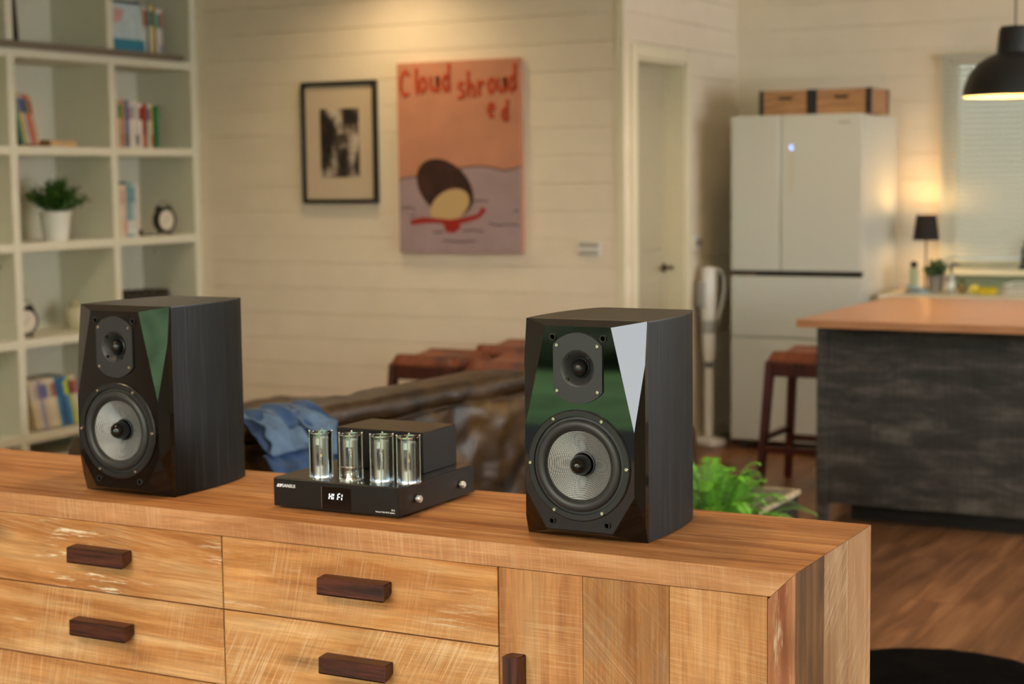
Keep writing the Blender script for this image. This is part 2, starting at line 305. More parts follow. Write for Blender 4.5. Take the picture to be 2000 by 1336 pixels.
# ------------------------------------------------------------ mesh helpers
class B:
    """collects shapes in one bmesh; build() links ONE object"""
    def __init__(s): s.bm = bmesh.new()
    def box(s, x0, x1, y0, y1, z0, z1, bev=0, seg=1, rot=None):
        vs = [s.bm.verts.new((x, y, z)) for x in (x0, x1) for y in (y0, y1) for z in (z0, z1)]
        fs = [s.bm.faces.new([vs[i] for i in f]) for f in ((0, 1, 3, 2), (4, 6, 7, 5), (0, 4, 5, 1), (2, 3, 7, 6), (0, 2, 6, 4), (1, 5, 7, 3))]
        if bev:
            es = list({e for f in fs for e in f.edges})
            r = bmesh.ops.bevel(s.bm, geom=es, offset=bev, segments=seg, affect='EDGES', profile=.5)
            vs = list({v for f in r['faces'] for v in f.verts} | {v for v in vs if v.is_valid})
        if rot is not None: bmesh.ops.transform(s.bm, matrix=rot, verts=[v for v in vs if v.is_valid])
        return s
    def prism(s, pts, a, b, axis='Y'):
        """polygon in the plane normal to axis, extruded a..b"""
        def mk(p, t):
            return {'Y': (p[0], t, p[1]), 'X': (t, p[0], p[1]), 'Z': (p[0], p[1], t)}[axis]
        A = [s.bm.verts.new(mk(p, a)) for p in pts]; Bv = [s.bm.verts.new(mk(p, b)) for p in pts]
        s.bm.faces.new(A); s.bm.faces.new(Bv[::-1]); n = len(pts)
        for i in range(n): s.bm.faces.new((A[i], Bv[i], Bv[(i+1) % n], A[(i+1) % n]))
        return s
    def lathe(s, prof, c=(0, 0, 0), axis='Z', seg=32, a0=0, a1=2*math.pi):
        full = abs(a1-a0-2*math.pi) < 1e-6; n = seg if full else seg+1; rings = []
        for r, h in prof:
            ring = []
            if r < 1e-6:
                p = {'Z': (0, 0, h), 'Y': (0, h, 0), 'X': (h, 0, 0)}[axis]; v = s.bm.verts.new([c[i]+p[i] for i in range(3)]); ring = [v]*n
            else:
                for k in range(n):
                    t = a0+(a1-a0)*k/seg; u, w = r*math.cos(t), r*math.sin(t)
                    p = {'Z': (u, w, h), 'Y': (u, h, w), 'X': (h, u, w)}[axis]
                    ring.append(s.bm.verts.new([c[i]+p[i] for i in range(3)]))
            rings.append(ring)
        for A, Bv in zip(rings, rings[1:]):
            for k in range(seg):
                k2 = (k+1) % n
                f = [A[k], A[k2], Bv[k2], Bv[k]]; g = []
                for v in f:
                    if v not in g: g.append(v)
                if len(g) > 2:
                    try: s.bm.faces.new(g)
                    except ValueError: pass
        return s
    def cyl(s, c, r, h, axis='Z', seg=20, r2=None):
        r2 = r if r2 is None else r2
        return s.lathe([(0, 0), (r, 0), (r2, h), (0, h)], c, axis, seg)
    def tube(s, pts, r, seg=8, r1=None):
        pts = [Vector(p) for p in pts]; n = len(pts); rings = []
        for i, p in enumerate(pts):
            d = (pts[min(i+1, n-1)]-pts[max(i-1, 0)]).normalized()
            a = d.cross(Vector((0, 0, 1)) if abs(d.z) < .9 else Vector((1, 0, 0))).normalized(); b = d.cross(a)
            rr = r if r1 is None else r+(r1-r)*i/(n-1)
            rings.append([s.bm.verts.new(p+a*rr*math.cos(2*math.pi*k/seg)+b*rr*math.sin(2*math.pi*k/seg)) for k in range(seg)])
        for A, Bv in zip(rings, rings[1:]):
            for k in range(seg): s.bm.faces.new((A[k], A[(k+1) % seg], Bv[(k+1) % seg], Bv[k]))
        s.bm.faces.new(rings[0][::-1]); s.bm.faces.new(rings[-1]); return s
    def sphere(s, c, r, sc=(1, 1, 1), seg=16):
        k = seg//2
        return s.ell(c, [r*x for x in sc], seg, k)
    def ell(s, c, rad, seg=16, rings=8):
        prev = None
        for i in range(rings+1):
            t = math.pi*i/rings
            if i in (0, rings): ring = [s.bm.verts.new((c[0], c[1], c[2]+rad[2]*math.cos(t)))]*seg
            else: ring = [s.bm.verts.new((c[0]+rad[0]*math.sin(t)*math.cos(2*math.pi*k/seg), c[1]+rad[1]*math.sin(t)*math.sin(2*math.pi*k/seg), c[2]+rad[2]*math.cos(t))) for k in range(seg)]
            if prev:
                for k in range(seg):
                    g = []
                    for v in (prev[k], prev[(k+1) % seg], ring[(k+1) % seg], ring[k]):
                        if v not in g: g.append(v)
                    s.bm.faces.new(g)
            prev = ring
        return s
    def soft(s, x0, x1, y0, y1, z0, z1, r=.06, n=14, amp=0, fr=4, seed=0):
        """rounded, wrinkled upholstery block"""
        c = Vector(((x0+x1)/2, (y0+y1)/2, (z0+z1)/2)); h = Vector(((x1-x0)/2, (y1-y0)/2, (z1-z0)/2)); r = min(r, *(h*.98))
        dv = [max(4, int(n*min(3, h[i]/max(h)*1.6))) for i in range(3)]
        vm = {}
        def vert(p):
            k = tuple(round(x, 5) for x in p)
            if k in vm: return vm[k]
            q = Vector([p[i]*h[i] for i in range(3)]); inn = Vector([max(-(h[i]-r), min(h[i]-r, q[i])) for i in range(3)])
            d = q-inn; nn = d.normalized() if d.length > 1e-9 else Vector((0, 0, 1)); q = inn+nn*r
            w = q+c
            if amp:
                w = w+nn*amp*(noise.noise((w+Vector((seed, 0, 0)))*fr)+.6*noise.noise((w+Vector((seed, 5, 0)))*fr*2.7))
            v = s.bm.verts.new(w); vm[k] = v; return v
        def lin_(a):
            k = dv[a]; t = [(-1+2*i/k) for i in range(k+1)]; rr = 1-r/h[a]
            t = sorted(set([round(x, 5) for x in t]+[round(rr, 5), round(-rr, 5), round((1+rr)/2, 5), round(-(1+rr)/2, 5)])); return t
        for a in range(3):
            b_, c_ = (a+1) % 3, (a+2) % 3; U, V = lin_(b_), lin_(c_)
            for sg in (-1, 1):
                for i in range(len(U)-1):
                    for j in range(len(V)-1):
                        q = []
                        for (u, v) in ((U[i], V[j]), (U[i+1], V[j]), (U[i+1], V[j+1]), (U[i], V[j+1])):
                            p = [0, 0, 0]; p[a] = sg; p[b_] = u; p[c_] = v; q.append(vert(p))
                        try: s.bm.faces.new(q if sg > 0 else q[::-1])
                        except ValueError: pass
        return s
    def mesh(s, name, smooth=None):
        bmesh.ops.recalc_face_normals(s.bm, faces=s.bm.faces)
        me = bpy.data.meshes.new(name); s.bm.to_mesh(me); s.bm.free()
        if smooth is not None:
            me.polygons.foreach_set('use_smooth', [True]*len(me.polygons))
            me.set_sharp_from_angle(angle=R(smooth))
        return me
    def build(s, name, mat, parent=None, smooth=None, loc=None):
        me = s.mesh(name, smooth); me.materials.append(mat); return link(name, me, parent, loc)
def link(name, me, parent=None, loc=None):
    o = bpy.data.objects.new(name, me); COL.objects.link(o)
    if parent: o.parent = parent
    if loc: o.location = loc
    return o
def tag(o, label=None, cat=None, group=None, kind=None):
    if label: o['label'] = label
    if cat: o['category'] = cat
    if group: o['group'] = group
    if kind: o['kind'] = kind
    return o
def thing(name, label, cat, loc=(0, 0, 0), rotz=0, group=None):
    o = bpy.data.objects.new(name, None); COL.objects.link(o); o.location = loc; o.rotation_euler = (0, 0, rotz)
    return tag(o, label, cat, group)
def struct(o): o['kind'] = 'structure'; return o
def copy_tree(o, parent=None):
    c = o.copy(); COL.objects.link(c)
    if parent: c.parent = parent
    for ch in list(o.children): copy_tree(ch, c)
    return c
def relabel(o, label): o['label'] = label; return o
def text(name, body, size, mat, parent, loc, rot, align='LEFT', extrude=.0003, offset=0., shear=0., spacing=1.):
    cu = bpy.data.curves.new(name, 'FONT'); cu.body = body; cu.size = size; cu.extrude = extrude; cu.offset = offset; cu.align_x = align; cu.shear = shear; cu.space_character = spacing
    cu.resolution_u = 4
    o = bpy.data.objects.new(name, cu); COL.objects.link(o)
    dg = bpy.context.evaluated_depsgraph_get(); me = bpy.data.meshes.new_from_object(o.evaluated_get(dg))
    bpy.data.objects.remove(o); me.materials.clear(); me.materials.append(mat)
    q = link(name, me, parent, loc); q.rotation_euler = rot; return q

# ------------------------------------------------------------ room
XD, YP, YK, XL = -3.546, 7.803, 9.40, -6.66
XR, YF, ZC = 2.6, -2.6, 2.80
struct(B().box(XL-.1, XR+.1, YF-.1, YK+.3, -.06, -.004).build('floor', FLOORB))
fl = bpy.data.objects['floor']
pm = {}
random.seed(3)
w = .165
x = -4.02; k = 0
while x < .95:
    y = 1.0-random.random()*1.2
    while y < YK:
        L = 1.25; y0, y1 = max(y, .6), min(y+L, YK)
        if x < XD: y1 = min(y1, YP)
        if y1-y0 > .1 and not (x > -.2 and y0 > 6.5):
            key = (round(y1-y0, 3))
            if key not in pm:
                pm[key] = B().box(.0012, w-.0012, .0012, y1-y0-.0012, -.006, 0).mesh('plank'); pm[key].materials.append(FLOOR)
            link('plank', pm[key], fl, (x, y0, 0))
        y += L
    x += w; k += 1
tag(B().box(XL, -4.02, YF, YP, -.006, -.0005).build('plank', FLOOR, fl), kind='stuff')
tag(B().box(.96, XR, YF, YK, -.006, -.0005).build('plank', FLOOR, fl), kind='stuff')
tag(B().box(-4.02, .96, YF, .6, -.006, -.0005).build('plank', FLOOR, fl), kind='stuff')
struct(B().box(XL-.1, XR+.1, YF-.1, YK+.3, ZC, ZC+.1).build('ceiling', CEIL))
struct(B().box(XL-.1, XL, YF, YP, 0, ZC).build('wall_left', WALL))
struct(B().box(XR, XR+.1, YF, 3.9, 0, ZC).box(XR, XR+.1, 7.8, YK, 0, ZC).box(XR, XR+.1, 3.9, 7.8, 0, .9).box(XR, XR+.1, 3.9, 7.8, 2.05, ZC).build('wall_right', WALL))
wf = struct(B().box(XL, -4.6, YF-.1, YF, 0, ZC).box(2.45, XR, YF-.1, YF, 0, ZC).box(-4.6, 2.45, YF-.1, YF, 2.6, ZC).build('wall_front', WALL))
for i, xx in enumerate((-4.6, -3.08, -1.56, -.04, 1.44)):
    B().box(xx, xx+.06, YF-.08, YF-.02, 0, 2.6).build('mullion', BLACKM, wf)
wb = struct(B().box(XL, XD-.004, YP+.012, YP+.12, 0, ZC).build('wall_back', WALL))
wd = struct(B().box(XD-.12, XD-.012, YP+.12, 7.947, 0, ZC).box(XD-.12, XD-.012, 8.606, YK, 0, ZC).box(XD-.12, XD-.012, 7.947, 8.606, 2.105, ZC).build('wall_side', WALL))
WX0, WX1, WZ0, WZ1 = -2.325, -.80, .975, 2.14
wk = struct(B().box(XD-.12, WX0, YK+.012, YK+.15, 0, ZC).box(WX1, XR, YK+.012, YK+.15, 0, ZC).box(WX0, WX1, YK+.012, YK+.15, 0, WZ0).box(WX0, WX1, YK+.012, YK+.15, WZ1, ZC).build('wall_kitchen', WALL))
PZ, P0 = .1425, .044
def board_wall(parent, segs, axis, pos):
    """segs: function(z0,z1)->list of (a,b); boards 12 mm thick with chamfered joints"""
    z = P0-PZ; n = 0
    while z < ZC:
        z0, z1 = max(z, 0)+.0009, min(z+PZ, ZC)-.0009
        if z1-z0 > .01:
            for a, b in segs(z0, z1):
                c = .0020
                pr = [(0, z0), (.012-c, z0), (.012, z0+c), (.012, z1-c), (.012-c, z1), (0, z1)]
                if axis == 'X': me = B().prism([(pos+.012-p, q) for p, q in pr], a, b, 'X')
                else: me = B().prism([(pos-.012+p, q) for p, q in pr], a, b, 'Y')
                me.build('plank', WALL, parent)
        z += PZ
board_wall(wb, lambda a, b: [(XL+.005, XD-.022)], 'X', YP)
board_wall(wd, lambda a, b: ([(YP+.02, 7.88), (8.672, YK-.001)] if b < 2.19 else [(YP+.02, YK-.001)]), 'Y', XD)
board_wall(wk, lambda a, b: ([(XD+.001, WX0-.003), (WX1+.05, XR)] if (b > .94 and a < WZ1) else [(XD+.001, XR)]), 'X', YK)
struct(B().box(XD-.046, XD+.004, YP-.006, YP+.018, 0, ZC, .003).build('trim_1', TRIM))
# door and casing
d = struct(B().box(XD-.147, XD-.107, 7.96, 8.60, .01, 2.10, .002).build('door_1', DOORP))
for z0, z1 in ((.2, .95), (1.1, 1.95)):
    B().box(XD-.11, XD-.101, 8.06, 8.50, z0, z1, .008, 2).box(XD-.103, XD-.098, 8.12, 8.44, z0+.06, z1-.06, .004).build('door_panel', DOORP, d)
B().cyl((XD-.11, 8.545, 1.0), .026, .012, 'X').cyl((XD-.10, 8.545, 1.0), .010, .05, 'X').tube([(XD-.055, 8.55, 1.0), (XD-.05, 8.50, 1.002), (XD-.052, 8.43, .998)], .009).build('door_handle', P('aged_brass', '5a5040', .3, .9), d, 40)
tr = struct(B().box(XD-.12, XD-.0, 8.590, 8.606, 0, 2.105).box(XD-.12, XD, 7.935, 7.947, 0, 2.105).box(XD-.12, XD, 7.947, 8.606, 2.09, 2.105).build('trim_2', TRIM))
B().box(XD-.002, XD+.014, 7.88, 7.947, 0, 2.17, .004).build('casing', TRIM, tr); B().box(XD-.002, XD+.014, 8.606, 8.672, 0, 2.17, .004).build('casing', TRIM, tr)
B().box(XD-.002, XD+.014, 7.947, 8.606, 2.105, 2.17, .004).build('casing', TRIM, tr)
struct(B().box(XL, XD, YP-.016, YP-.001, 0, .09, .003).build('baseboard_back', TRIM))
struct(B().box(XD+.001, XD+.016, 8.68, YK, 0, .09, .003).build('baseboard_side', TRIM))
# kitchen window
wn = struct(B().box(WX0, WX0+.045, YK+.05, YK+.11, WZ0, WZ1).box(WX1-.045, WX1, YK+.05, YK+.11, WZ0, WZ1).box(WX0+.045, WX1-.045, YK+.05, YK+.11, WZ0, WZ0+.045).box(WX0+.045, WX1-.045, YK+.05, YK+.11, WZ1-.045, WZ1).box((WX0+WX1)/2-.02, (WX0+WX1)/2+.02, YK+.05, YK+.11, WZ0+.045, WZ1-.045).build('window_1', TRIM))
B().box(WX0+.04, WX1-.04, YK+.075, YK+.081, WZ0+.04, WZ1-.04).build('pane', PANE, wn)
B().box(WX0-.03, WX1+.03, YK-.13, YK+.05, WZ0-.035, WZ0, .004).build('sill', P('sill_cream', 'e6dfc0', .4), wn)
bl = thing('venetian_blind', 'white venetian blind with thin horizontal slats lowered over the kitchen window', 'blind', (WX0+.005, YK-.035, WZ1))
bw = WX1-WX0+.02
B().box(-.03, bw, -.02, .02, -.035, .0, .003).build('headrail', P('headrail_grey', 'b8b6a8', .4), bl)
pz = .0295; sm = B().prism([(-.0100, -.0112), (.0100, .0112), (.0092, .0118), (-.0108, -.0106)], -.025, bw-.005, 'X').mesh('slat'); sm.materials.append(SLAT)
nsl = int((WZ1-WZ0-.08)/pz)
for i in range(nsl): link('slat', sm, bl, (0, 0, -.055-i*pz))
B().box(-.025, bw-.005, -.012, .012, -.055-nsl*pz-.012, -.055-nsl*pz+.002, .003).build('bottom_rail', SLAT, bl)
for xx in (.06, .75, bw-.1):
    B().tube([(xx, -.014, -.03), (xx, -.014, -.055-nsl*pz)], .0014, 5).build('cord', P('cord_white', 'd0ccbc', .7), bl)
B().tube([(.035, -.03, -.03), (.035, -.03, -.62)], .004, 6).build('tilt_wand', P('wand_grey', 'b4b2a4', .3), bl)
# unseen outside, sized and toned for its reflections in the speakers
struct(B().box(-8, 6, YK+1.6, YK+1.7, -.1, 4.8).build('light_block_wall', P('light_block_grey', '807f78', .9)))  # added outside the kitchen window to hold back sky and sun light
struct(B().box(-8, 6, YK+.16, YK+1.6, -.12, -.02).build('outside_path', TERR))
struct(B().box(-14, 10, YF-14, YF-.2, -.1, -.02).build('lawn', GRASS))
struct(B().box(XL, XR, YF-1.1, YF-.12, -.1, -.01).build('terrace', TERR))
random.seed(5)
for i in range(9):
    xx = -12+i*2.9; h = 2.3+random.random()*.4; h = {4: 3.7, 5: 3.5, 6: 1.2}.get(i, h)  # tall pair are trees; heights set for what the speakers reflect
    hb = B().soft(xx-1.3, xx+1.3, YF-4.9, YF-3.7, -.1, h, .4, 14, .22, 1.6, i)
    tag(hb.build('hedge_and_tree', HEDGE if i not in (4, 5) else P('sunlit_tree_leaves', '6c8a62', .9, noise_amt=.5, nscale=4, bump=.05, bscale=8), None, 60), 'green clump of the garden hedge and trees outside, ' + ('first second third fourth fifth sixth seventh eighth ninth'.split()[i]) + ' from the left', 'bush', 'garden hedge bushes')  # lighter leaf colour stands in for sunlight on the tall trees

# ------------------------------------------------------------ teak sideboard
SX0, SX1, SY0, SY1, ST = -3.26, -.895, 2.643, 3.084, .84
sb = thing('sideboard', 'long reclaimed teak sideboard with rough sawn drawers and a planked door', 'sideboard', (0, 0, 0))
B().box(SX0+.04, SX1-.04, SY0+.03, SY1-.005, .06, .797).build('carcass', CARC, sb)
t = .043
ys = [SY0+.0045, 2.800, 2.942, SY1]
for i in range(3):
    g = .0006
    B().prism([(SX0, ST), (SX1, ST), (SX1-t, ST-t), (SX0+t, ST-t)], ys[i]+g, ys[i+1]-g).build('top_plank', TEAK_TOP, sb)
    B().prism([(SX1, ST-.0008), (SX1, 0), (SX1-t, 0), (SX1-t, ST-t-.0008)], ys[i]+g, ys[i+1]-g).build('side_plank', TEAK_S[i], sb)
B().prism([(SX0, ST-.0008), (SX0, 0), (SX0+t, 0), (SX0+t, ST-t-.0008)], ys[0], SY1).build('side_plank', TEAK_S[2], sb)
B().prism([(SX0, ST), (SX1, ST), (SX1-t, ST-t), (SX0+t, ST-t)], SY0, SY0+.0045).build('top_rail', TEAK_FAS, sb)
B().prism([(SX1, ST-.001), (SX1, 0), (SX1-t-.004, 0), (SX1-t-.004, ST-t-.005)], SY0, SY0+.0045).build('stile', TEAK_STILE, sb)
B().prism([(SX0, ST-.001), (SX0, 0), (SX0+t+.004, 0), (SX0+t+.004, ST-t-.005)], SY0, SY0+.0045).build('stile', TEAK_STILE, sb)
B().box(SX0+t, SX1-t, SY0, SY0+.03, .0, .06).build('plinth', TEAK_FAS, sb)
g = .0015
rows = [(.797, .647), (.647, .490), (.490, .335), (.335, .065)]
colx = [(-2.719, -2.087), (-2.087, -1.458)]
def hblock(x0, z0, L=.152, H=.032, vertical=False):
    """block pull: front face, bevelled underside, thinner back stem"""
    b = B()
    if not vertical:
        b.prism([(-.030, 0), (-.030, .001), (-.030, H), (0, H+.002), (0, .012), (-.012, .004)], 0, L, 'X')
        bmesh.ops.bevel(b.bm, geom=list(b.bm.edges), offset=.0015, segments=2, affect='EDGES')
        return b.build('handle', HANDLE, None, 50)
    b.prism([(-.030, 0), (-.030, H), (0, H+.002), (0, .006), (-.012, 0)], 0, L, 'X')
    bmesh.ops.bevel(b.bm, geom=list(b.bm.edges), offset=.0015, segments=2, affect='EDGES')
    bmesh.ops.rotate(b.bm, verts=b.bm.verts, cent=(0, 0, 0), matrix=Matrix.Rotation(R(90), 3, 'Y'))
    return b.build('handle', HANDLEV, None, 50)
pattern = [[0, 1], [1, 2], [1, 2], [2, 0]]
for ci, (xa, xb) in enumerate(colx):
    for ri, (zt, zb) in enumerate(rows):
        dr = B().box(xa+g, xb-g, SY0+.0006, SY0+.024, zb+g, zt-g, .0008).build('drawer', TEAK_D[pattern[ri][ci]], sb)
        hc = (-2.396, -1.763)[ci]
        h = hblock(0, 0); h.parent = dr; h.location = (hc-.076, SY0+.001, (.711, .556, .40, .19)[ri])
for (xa, xb, side) in ((-1.458, -.942, 1), (-3.213, -2.719, -1)):
    dr = B().box(xa+.004, xb-.004, SY0+.012, SY0+.026, .067, .795).build('door', CARC, sb)
    cuts = [xa+g, -1.287, -1.121, xb-g] if side > 0 else [xa+g, xa+.17, xa+.33, xb-g]
    for i in range(3):
        B().box(cuts[i]+(.0005 if i else 0), cuts[i+1]-(.0005 if i < 2 else 0), SY0+.0006, SY0+.013, .066, .7955, .0006).build('plank', TEAK_P[i], dr)
    h = hblock(0, 0, vertical=True); h.parent = dr; h.location = (-1.442+.006 if side > 0 else -2.76, SY0+.001, .640)

# ------------------------------------------------------------ loudspeakers
def arc(cx, cz, r, a0, a1, n): return [(cx+r*math.cos(a0+(a1-a0)*i/n), cz+r*math.sin(a0+(a1-a0)*i/n)) for i in range(n+1)]
def make_speaker():
    t = thing('loudspeaker', '', 'speaker')
    H = .402
    # cabinet: curved sides, tapering to the back
    prof = [(.1215, .004), (.1255, .04), (.1275, .09), (.1265, .14), (.1215, .19), (.1125, .235), (.1, .268), (.093, .277)]
    pts = [(x, y) for x, y in prof] + [(-x, y) for x, y in prof[::-1]]
    B().prism(pts, .002, H-.0025, 'Z').build('cabinet', BLKWOOD, t, 30)
    top = [(x+.0006, y) for x, y in prof]; B().prism(top+[(-x, y) for x, y in top[::-1]], H-.0025, H, 'Z').build('top_panel', P('black_ash_top', '2b2722', .42, noise_amt=.25, nscale=60, bump=.0002, bscale=300), t)
    B().box(-.05, .05, .277, .281, .06, .2, .001).build('terminal_plate', SATIN, t)
    # faceted gloss baffle with holes
    b = B(); bm = b.bm; yf, yb = -.032, 0.
    fr = [(-.065, .392), (.065, .392), (.1095, .205), (.1095, .085), (.065, .015), (-.065, .015), (-.1095, .085), (-.1095, .205)]
    re = [(-.122, H), (.122, H), (.122, .205), (.122, .085), (.122, 0), (-.122, 0), (-.122, .085), (-.122, .205)]
    b.box(-.1215, .1215, yf, yb+.004, 0, H)
    def cut(p0, p1, p2):
        p0, p1, p2 = Vector(p0), Vector(p1), Vector(p2); nn = (p1-p0).cross(p2-p0).normalized()
        if nn.dot(Vector((0, .001, .2))-p0) > 0: nn = -nn
        r = bmesh.ops.bisect_plane(bm, geom=bm.verts[:]+bm.edges[:]+bm.faces[:], plane_co=p0, plane_no=nn, clear_outer=True)
        ce = [e for e in r['geom_cut'] if isinstance(e, bmesh.types.BMEdge)]
        bmesh.ops.contextual_create(bm, geom=ce)
    cut((-.065, yf, .392), (.065, yf, .392), (.122, 0, H)); cut((-.065, yf, .015), (.065, yf, .015), (.122, 0, 0))
    for sg_ in (-1, 1):
        cut((sg_*.065, yf, .392), (sg_*.1095, yf, .205), (sg_*.1215, 0, H))
        cut((sg_*.1095, yf, .0), (sg_*.1095, yf, .2), (sg_*.1215, -.010, .1))
        cut((sg_*.1095, yf, .088), (sg_*.065, yf, .015), (sg_*.1215, 0, 0))
    bm.normal_update()
    ff = [f for f in bm.faces if f.normal.y < -.999 or (f.normal.y > .999 and f.calc_center_median().y < yf+.001)][0]
    fe = list(ff.edges); bmesh.ops.delete(bm, geom=[ff], context='FACES_ONLY')
    edges = fe
    for cx, cz, rr, sg in ((0, .139, .0905, 56), (0, .3165, .036, 40)):
        ring = [bm.verts.new((cx+rr*math.cos(2*math.pi*k/sg), yf, cz+rr*math.sin(2*math.pi*k/sg))) for k in range(sg)]
        wall = [bm.verts.new((v.co.x, yf+.028, v.co.z)) for v in ring]
        edges += [bm.edges.new((ring[k], ring[(k+1) % sg])) for k in range(sg)]
        for k in range(sg): bm.faces.new((ring[k], wall[k], wall[(k+1) % sg], ring[(k+1) % sg]))
    bmesh.ops.triangle_fill(bm, edges=edges, use_beauty=True)
    b.build('baffle', GLOSS, t)
    # woofer
    wf_ = thing('woofer', None, None); wf_.parent = t; wf_.location = (0, yf, .139)
    del_ = B().lathe([(.1025, .001), (.1025, -.0025), (.1005, -.0045), (.0905, -.0045), (.0895, -.003), (.0895, .004)], seg=72, axis='Y').build('flange', FLANGE, wf_, 35)
    pr = [(.0898, -.001), (.086, -.0015), (.0845, -.0015)]
    for i in range(13):
        a = math.pi*i/12; pr.append((.0755+.0095*math.cos(a), -.0015-.0085*math.sin(a)))
    pr += [(.064, -.0005), (.063, .0008)]
    B().lathe(pr, seg=72, axis='Y').build('surround', RUBBER, wf_, 60)
    B().lathe([(.0645, -.0005), (.055, .0055), (.042, .0125), (.03, .0185), (.021, .0225)], seg=72, axis='Y').build('cone', CONE, wf_, 80)
    B().lathe([(.0225, .0235), (.0225, .018), (.0205, .0175), (.0195, .0235)], seg=40, axis='Y').build('plug_ring', SATIN, wf_, 40)
    B().lathe([(.0185, .024), (.0185, .004), (.0172, -.003), (.0138, -.0095), (.009, -.0142), (.004, -.0172), (0, -.0182)], seg=40, axis='Y').build('phase_plug', PLUG, wf_, 60)
    for k in range(6):
        a = R(60*k); B().lathe([(0, -.0062), (.0012, -.0062), (.0014, -.0074), (.0030, -.0074), (.0036, -.0062), (.0036, -.004)], (.0965*math.cos(a), 0, .0965*math.sin(a)), 'Y', 14).build('screw', SCREW, wf_, 40)
    # tweeter
    tw = thing('tweeter', None, None); tw.parent = t; tw.location = (0, yf, .3165)
    a = math.acos(.049/.0645); out = arc(0, 0, .0645, a, math.pi-a, 18)+arc(0, 0, .0645, math.pi+a, 2*math.pi-a, 18)
    b = B(); bm = b.bm
    o1 = [bm.verts.new((x, -.004, z)) for x, z in out]; o0 = [bm.verts.new((x*1.01, .0005, z*1.01)) for x, z in out]; n = len(out)
    sg = 48; hole = [bm.verts.new((.034*math.cos(2*math.pi*k/sg), -.004, .034*math.sin(2*math.pi*k/sg))) for k in range(sg)]
    for i in range(n): bm.faces.new((o1[i], o1[(i+1) % n], o0[(i+1) % n], o0[i]))
    ed = [bm.edges.get((o1[i], o1[(i+1) % n])) for i in range(n)]+[bm.edges.new((hole[k], hole[(k+1) % sg])) for k in range(sg)]
    bmesh.ops.triangle_fill(bm, edges=ed, use_beauty=True)
    b.build('face_plate', PLATE, tw)
    B().lathe([(.034, -.004), (.0325, -.0036), (.028, -.0005), (.0225, .006), (.0185, .011), (.0175, .012)], seg=48, axis='Y').build('horn', PLATE, tw, 80)
    B().lathe([(.0185, .012), (.0185, .008), (.0168, .0065), (.0152, .008), (.015, .012)], seg=40, axis='Y').build('dome_ring', FLANGE, tw, 40)
    B().lathe([(.015, .0115), (.0147, .005), (.013, -.001), (.0095, -.0055), (.005, -.008), (0, -.0088)], seg=40, axis='Y').build('dome', DOME, tw, 80)
    for sx in (-1, 1):
        for sz in (-1, 1):
            B().lathe([(0, -.0052), (.0012, -.0052), (.0014, -.0066), (.0030, -.0066), (.0036, -.0054), (.0036, -.0035)], (sx*.0405, 0, sz*.0415), 'Y', 14).build('screw', SCREW, tw, 40)
            B().lathe([(0, .0), (.0014, .0), (.0014, -.0035), (.0036, -.0035), (.0036, .001)], (sx*.0215, 0, sz*.0215), 'Y', 14).build('inner_screw', P('black_screw', '3c3c3e', .2, .9), tw, 40)
    for x, z in ((-.0505, .372), (.0505, .372), (-.0555, .033), (.0555, .033)):
        s_ = B().lathe([(.0042, .006), (.0042, -.003), (.0048, -.0038), (.0062, -.0038), (.0068, -.003), (.0068, .001)], (x, yf, z), 'Y', 24).build('grille_socket', P('socket_black', '2a2a2c', .25), t, 40)
        B().cyl((x, yf-.0002, z), .0043, .0004, 'Y', 20).build('socket_hole_shade', P('hole_shade_black', '000000', .9, spec=0), s_)  # flat black disc stands in for the shade inside the socket
    return t
sp = make_speaker(); sp.location = (-1.331, 2.7555, ST); sp.rotation_euler = (0, 0, R(.1))
relabel(sp, 'black bookshelf speaker on the right end of the teak sideboard')
sp2 = copy_tree(sp); sp2.location = (-2.409, 2.748, ST); sp2.rotation_euler = (0, 0, R(-.2)); relabel(sp2, 'black bookshelf speaker on the sideboard left of the valve amplifier')
sp['group'] = sp2['group'] = 'bookshelf speakers on the sideboard'

# ------------------------------------------------------------ valve amplifier
am = thing('valve_amplifier', 'black valve amplifier with four chrome caged glass tubes between the speakers', 'amplifier', (-1.881, 2.744, ST))
hw = .149
B().box(-hw, hw, 0.0, .298, .005, .062, .0012).build('chassis', AMPB, am)
B().box(-hw+.002, hw-.002, .001, .297, .0622, .0634, .0004).build('top_plate', AMPTOP, am)
for sx in (-1, 1):
    for y in (.04, .26): B().cyl((sx*.12, y, 0), .014, .006, 'Z', 20).build('foot', RUBBER, am, 40)
B().box(-.098, .112, .155, .290, .0634, .147, .001).build('transformer_cover', AMPB, am)
B().box(-.0975, .1115, .1555, .2895, .147, .1476, .0003).build('cover_lid', P('cover_lid_brown', '3a2f26', .38, .3), am)
dp = B().box(-.0305, .0385, -.0008, .002, .008, .0535, .0006).build('display', SCREENG, am)
B().box(-.0312, -.0304, -.0012, .001, .008, .0535).build('display_edge_glint', SCREW, dp)  # pale metal strip stands in for a glint along the glass edge
